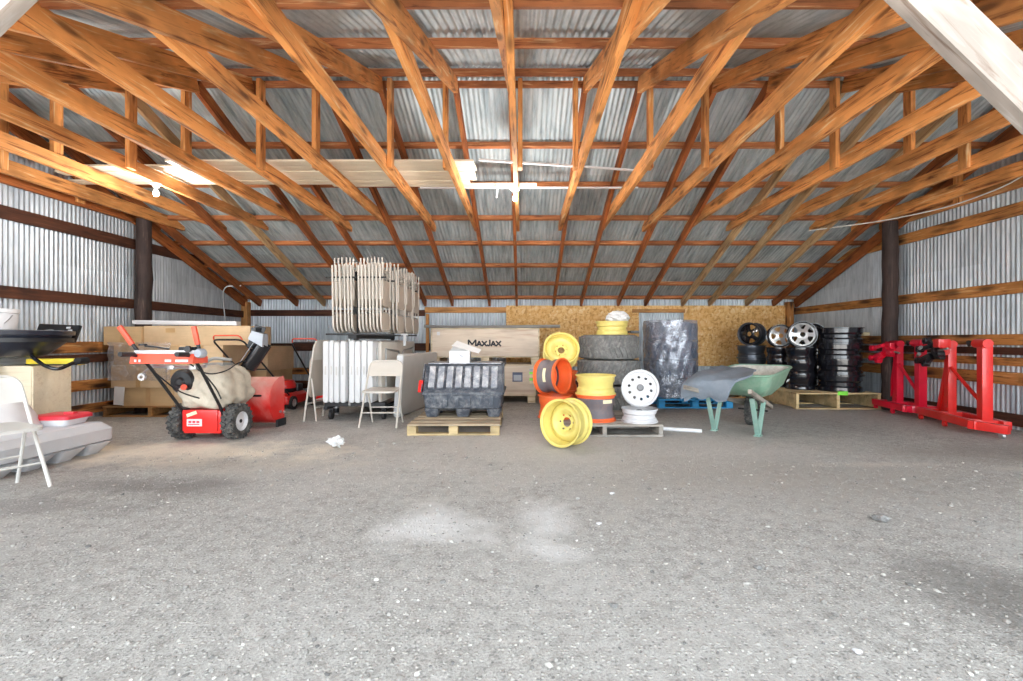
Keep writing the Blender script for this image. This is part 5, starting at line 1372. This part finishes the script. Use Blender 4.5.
# --- red stands on the right ------------------------------------------------------
def stand(label, L, R, zt, bracket, mat, e0=-.42, e1=.18, out=.34):
    """two posts on a rolling base; L, R: post feet (world), the base runs through them"""
    L, R = Vector((*L, 0)), Vector((*R, 0)); ax = (R - L).normalized(); sd = Vector((-ax.y, ax.x, 0))
    if sd.x < 0: sd = -sd                                   # towards the wall
    c = (L + R) / 2
    t = thing('engine_stand', label, 'engine stand', c, 0, 'red engine stands')
    p = lambda u, v, z: (L + ax * u + sd * v) - c + Vector((0, 0, z))
    D = (R - L).length; zb = .115; hb = .09
    bm = bmn(); beam(bm, p(e0, -.16, zb), p(D + e1, -.16, zb), .07, hb, .006); obj('front_beam', bm, mat, t)
    bm = bmn(); beam(bm, p(e0 + .20, .14, zb), p(D + min(.12, e1), .14, zb), .07, hb, .006); obj('rear_beam', bm, mat, t)
    for u in (e0 + .10, 0, D):
        bm = bmn(); beam(bm, p(u, -.13, zb + .001), p(u, .17 if u > -.1 else .10, zb + .001), .075, hb * .95, .006); obj('cross_beam', bm, mat, t)
    bm = bmn(); beam(bm, p(D + e1 - .08, -.20, zb), p(D + out, .02, zb - .01), .08, hb, .006); obj('outrigger', bm, mat, t)
    for u, v in ((e0 + .04, -.16), (D * .35, -.17), (D + out - .04, -.02), (e0 + .23, .14)):
        bm = bmn(); q = p(u, v, .036); cyl(bm, q - sd * .014, q + sd * .014, .035, 16); beam(bm, q, q + Vector((0, 0, .05)), .04, .03, .003); obj('caster', bm, M['zinc'] if u > D else mat, t)
    # left post with its gusset
    def post(u, h, w):
        bm = bmn(); q0, q1 = p(u, 0, zb + hb / 2 - .01), p(u, 0, h); box(bm, (q0 + q1) / 2, (w, w, h - zb - hb / 2 + .01), frame_of(ax), .006); return bm
    obj('post', post(0, zt * .985, .088), mat, t)
    obj('post', post(D, zt, .098), mat, t)
    bm = bmn(); gu = e0 * .62; beam(bm, p(gu, 0, zb + .03), p(-.05, 0, zt * .72), .05, .06, .006, up=ax); prism(bm, [(gu, zb + .03), (-.05, zb + .03), (-.05, zt * .70)], .012, Matrix(((ax.x, 0, sd.x, p(0, 0, 0).x), (ax.y, 0, sd.y, p(0, 0, 0).y), (0, 1, 0, 0), (0, 0, 0, 1)))); obj('gusset', bm, mat, t)
    bm = bmn(); tube(bm, [p(.05, -.02, zt * .70), p(D - .05, -.02, zt * .36)], .02, 8); obj('diagonal_brace', bm, mat, t)
    for u in (0, D):
        bm = bmn(); q = p(u, -.02, (zt * .985 if u == 0 else zt) + .0); mt = Matrix.Translation(q - ax * .11) @ ax.to_track_quat('Z', 'Y').to_matrix().to_4x4()
        lathe(bm, [(0, 0), (.05, 0), (.05, .20), (0, .20)], 18, mt); hd = obj('pivot_tube', bm, mat, t)
        bm = bmn(); lathe(bm, [(0, -.05), (.026, -.05), (.034, -.035), (.034, .0), (0, .0)], 14, mt)
        tube(bm, fillet([q - ax * .13, q - ax * .16 - sd * .06 + Vector((0, 0, .03)), q - ax * .19 - sd * .02 + Vector((0, 0, -.03))], .03), .014, 8); obj('locking_knob', bm, M['black_dull'] if u else (mat if bracket != 'black' else M['black_dull']), hd)
    # mounting bracket on the left post
    bmat = mat if bracket == 'red' else M['black']
    q = p(-.02, -.12, zt * .90)
    bm = bmn(); box(bm, q, (.06, .20, .20), frame_of(-sd), .01); cyl(bm, q - Vector((0, 0, .0)) - sd * -.1, q - sd * .05, .055, 16)
    br = obj('mounting_plate', bm, bmat, t)
    for k, (du, dz, ex, ez) in enumerate(((-.04, .06, -.24, .02), (-.04, -.05, -.26, -.13), (-.02, -.08, -.10, -.16), (.05, .02, .20, -.03), (.0, .08, -.08, .13))):
        if bracket == 'red' and k == 4: continue
        bm = bmn(); s0 = q - sd * .05; a_, b_ = s0 + ax * du + Vector((0, 0, dz)), s0 + ax * ex - sd * .03 + Vector((0, 0, ez))
        beam(bm, a_, b_, .05, .05 if k != 3 else .04, .008); mt = Matrix.Translation(b_) @ Vector(-sd).to_track_quat('Z', 'Y').to_matrix().to_4x4()
        lathe(bm, [(.016, -.035), (.042, -.035), (.042, .035), (.016, .035)], 16, mt, closed=True); ar = obj('bracket_arm', bm, bmat, br)
    bm = bmn(); tube(bm, [q + ax * .06 - sd * .06, q + ax * (.34 if bracket == 'red' else .30) - sd * .05 + Vector((0, 0, -.04 if bracket == 'red' else .04))], .013, 8); obj('turning_bar', bm, M['gray_steel'], br)
    if bracket == 'black':
        bm = bmn(); box(bm, q + ax * .08 + Vector((0, 0, .10)), (.13, .13, .11), frame_of(ax), .02); cyl(bm, q + ax * .10 + Vector((0, 0, -.0)), q + ax * .16, .05, 14); obj('gear_case', bm, mat, t)
        bm = bmn()
        for dz, e in ((.05, -.20), (-.04, -.24)): cyl(bm, q + ax * e - sd * .10 + Vector((0, 0, dz - .02)), q + ax * (e + .05) - sd * .11 + Vector((0, 0, dz)), .022, 10)
        obj('steel_pin', bm, M['zinc'], br)
    return t
stand('red engine stand with a black mounting bracket, nearest the right edge', (5.37, 5.78), (5.20, 5.18), wz(343.5, 5.2), 'black', M['red'], -.36)
stand('red engine stand with a red mounting bracket, beside the pallet of black rims', (5.50, 6.74), (5.42, 6.27), wz(343, 6.3), 'red', M['red_stand'], -.30, .04, .06)
bm = bmn(); box(bm, (0, 0, .032), (.10, .07, .062), None, .012); o = obj('sponge', bm, M['label_cream']); o.location = (XR - .05, 7.72, 1.126); tag(o, 'pale yellow block lying on the girt left of the red stands', 'sponge')

# --- small things on the ground ---------------------------------------------------
def rock(px, py, r, lab, mat, flat=.6, kind='rock', cat='stone'):
    Y = gy(py); bm = bmn(); bmesh.ops.create_icosphere(bm, subdivisions=3, radius=r); q = random.Random(int(px))
    for v in bm.verts:
        c = v.co / r; k = 1 + .22 * math.sin(c.x * 3 + px) * math.cos(c.y * 4 + px) + .10 * math.sin(c.z * 9 + c.x * 7)
        v.co = Vector((c.x * r * k * 1.25, c.y * r * k, c.z * r * k * flat))
    o = obj(kind, bm, mat); o.location = (wx(px, Y), Y, -.15 * r * flat); tag(o, lab, cat)
rock(881, 521, .034, 'grey stone lying alone on the gravel at the right', M['rock'])
rock(758, 569, .015, 'dark little stone on the gravel below the wheelbarrow', M['rock'])
rock(614, 607, .013, 'dark stone left of centre in the near gravel', M['rock'])
rock(612, 494, .014, 'white pebble on the gravel in front of the grey pallet', M['rim_white'], .5, 'pebble')
rock(599, 524, .012, 'pale pebble beside the right powder patch', M['rim_white'], .5, 'pebble')
rock(858, 653, .012, 'pale stone near the lower right of the gravel', M['rim_white'], .5, 'pebble')
bm = bmn(); bmesh.ops.create_icosphere(bm, subdivisions=3, radius=.05)
for v in bm.verts:
    c = v.co / .05; k = 1 + .5 * math.sin(c.x * 5) * math.sin(c.y * 6 + 1) + .25 * math.sin(c.z * 8 + c.x * 5); v.co = Vector((c.x * .065 * k, c.y * .05 * k, c.z * .045 * k))
o = obj('crumpled_paper', bm, M['paper']); Y = gy(448); o.location = (wx(335, Y), Y, -.004); tag(o, 'crumpled white paper on the gravel right of the snow blower', 'litter')
# loose gravel: nobody could count it
bm = bmn(); q = random.Random(99)
P12 = bmesh.new(); bmesh.ops.create_icosphere(P12, subdivisions=1, radius=1); P12.verts.ensure_lookup_table()
pv = [v.co.copy() for v in P12.verts]; pf = [[v.index for v in f.verts] for f in P12.faces]; P12.free()
verts, faces = [], []
for i in range(8000):
    Y = 1.25 + 4.2 * q.random() ** 1.7; X = q.uniform(-1.3, 1.3) * Y
    if X > 5.3 or X < -3.7 or (Y > 4.0 and X > 0) or Y > 4.4 and X < -2.6: continue
    r = min(.014, .0026 + .0023 * q.expovariate(1.2)); a = q.uniform(0, 6.28); s = (q.uniform(.8, 1.5), q.uniform(.7, 1.1), q.uniform(.4, .75)); b0 = len(verts)
    ca, sa = math.cos(a), math.sin(a); js = [q.uniform(.75, 1.2) for _ in pv]
    for v, j in zip(pv, js):
        x, y, z = v.x * s[0] * r * j, v.y * s[1] * r * j, v.z * s[2] * r * j
        verts.append((X + x * ca - y * sa, Y + x * sa + y * ca, z + r * s[2] * .45))
    faces += [[b0 + k for k in f] for f in pf]
bm.free()
me = bpy.data.meshes.new('gravel'); me.from_pydata(verts, [], faces)
m, nt, b = new_mat('loose_gravel'); ge = nt.nodes.new('ShaderNodeNewGeometry')
nt.links.new(ramp(nt, ge.outputs['Random Per Island'], [(0, (.15, .145, .14)), (.35, (.29, .275, .255)), (.75, (.40, .38, .355)), (.95, (.52, .50, .46)), (1, (.68, .66, .62))]), b.inputs['Base Color']); b.inputs['Roughness'].default_value = .9
me.materials.append(m); o = bpy.data.objects.new('gravel', me); COL.objects.link(o)
tag(o, 'loose grey and pale gravel scattered over the dirt floor', 'gravel', kind='stuff')
WORLD, SUN, BULB_W, EXPO, GLOW = 2.1, 44.0, 42.0, 0.54, 4.0
# ================================================================== LIGHT, CAMERA
w = bpy.data.worlds.new('sky'); scene.world = w; w.use_nodes = True
nt = w.node_tree; nt.nodes.clear()
out = nt.nodes.new('ShaderNodeOutputWorld'); bg = nt.nodes.new('ShaderNodeBackground')
bg.inputs[0].default_value = (.86, .94, 1.0, 1); bg.inputs[1].default_value = WORLD
tc = nt.nodes.new('ShaderNodeTexCoord'); dp = nt.nodes.new('ShaderNodeVectorMath'); dp.operation = 'DOT_PRODUCT'
nt.links.new(tc.outputs['Generated'], dp.inputs[0]); dp.inputs[1].default_value = Vector((0, -1, .12)).normalized()
# sky glow added low in front of the barn, to fill its deep interior
glow = math_n(nt, 'POWER', math_n(nt, 'MAXIMUM', dp.outputs['Value'], 0.0), 6.0)
nt.links.new(math_n(nt, 'ADD', math_n(nt, 'MULTIPLY', glow, GLOW), WORLD), bg.inputs[1])
nt.links.new(bg.outputs[0], out.inputs[0])
sd = bpy.data.lights.new('sun', 'SUN'); sd.energy = SUN; sd.angle = math.radians(2); sd.color = (1, .98, .96)
so = bpy.data.objects.new('sun', sd); COL.objects.link(so)
so.location = (0, 14, 20); so.rotation_euler = (math.radians(-32), 0, 0)     # high, behind the barn: lights the yard in front
for (x, y, z, l) in BULBS:
    ld = bpy.data.lights.new('bulb_light', 'POINT'); ld.energy = BULB_W; ld.shadow_soft_size = .05; ld.color = (1, .98, .95)
    lo = bpy.data.objects.new('bulb_light', ld); COL.objects.link(lo); lo.location = (x, y, z - .26)
cam = bpy.data.cameras.new('camera'); cam.sensor_width = 36; cam.lens = F / 1023 * 36
cam.shift_x = -(CX - 511.5) / 1023; cam.clip_start = .02
co = bpy.data.objects.new('camera', cam); COL.objects.link(co)
co.location = (0, 0, H); co.rotation_euler = (PI / 2, 0, 0); scene.camera = co
vs_ = scene.view_settings; vs_.view_transform = 'Standard'; vs_.look = 'None'; vs_.gamma = 1; vs_.use_curve_mapping = False
vs_.exposure = EXPO
scene.cycles.diffuse_bounces = 8; scene.cycles.max_bounces = 14
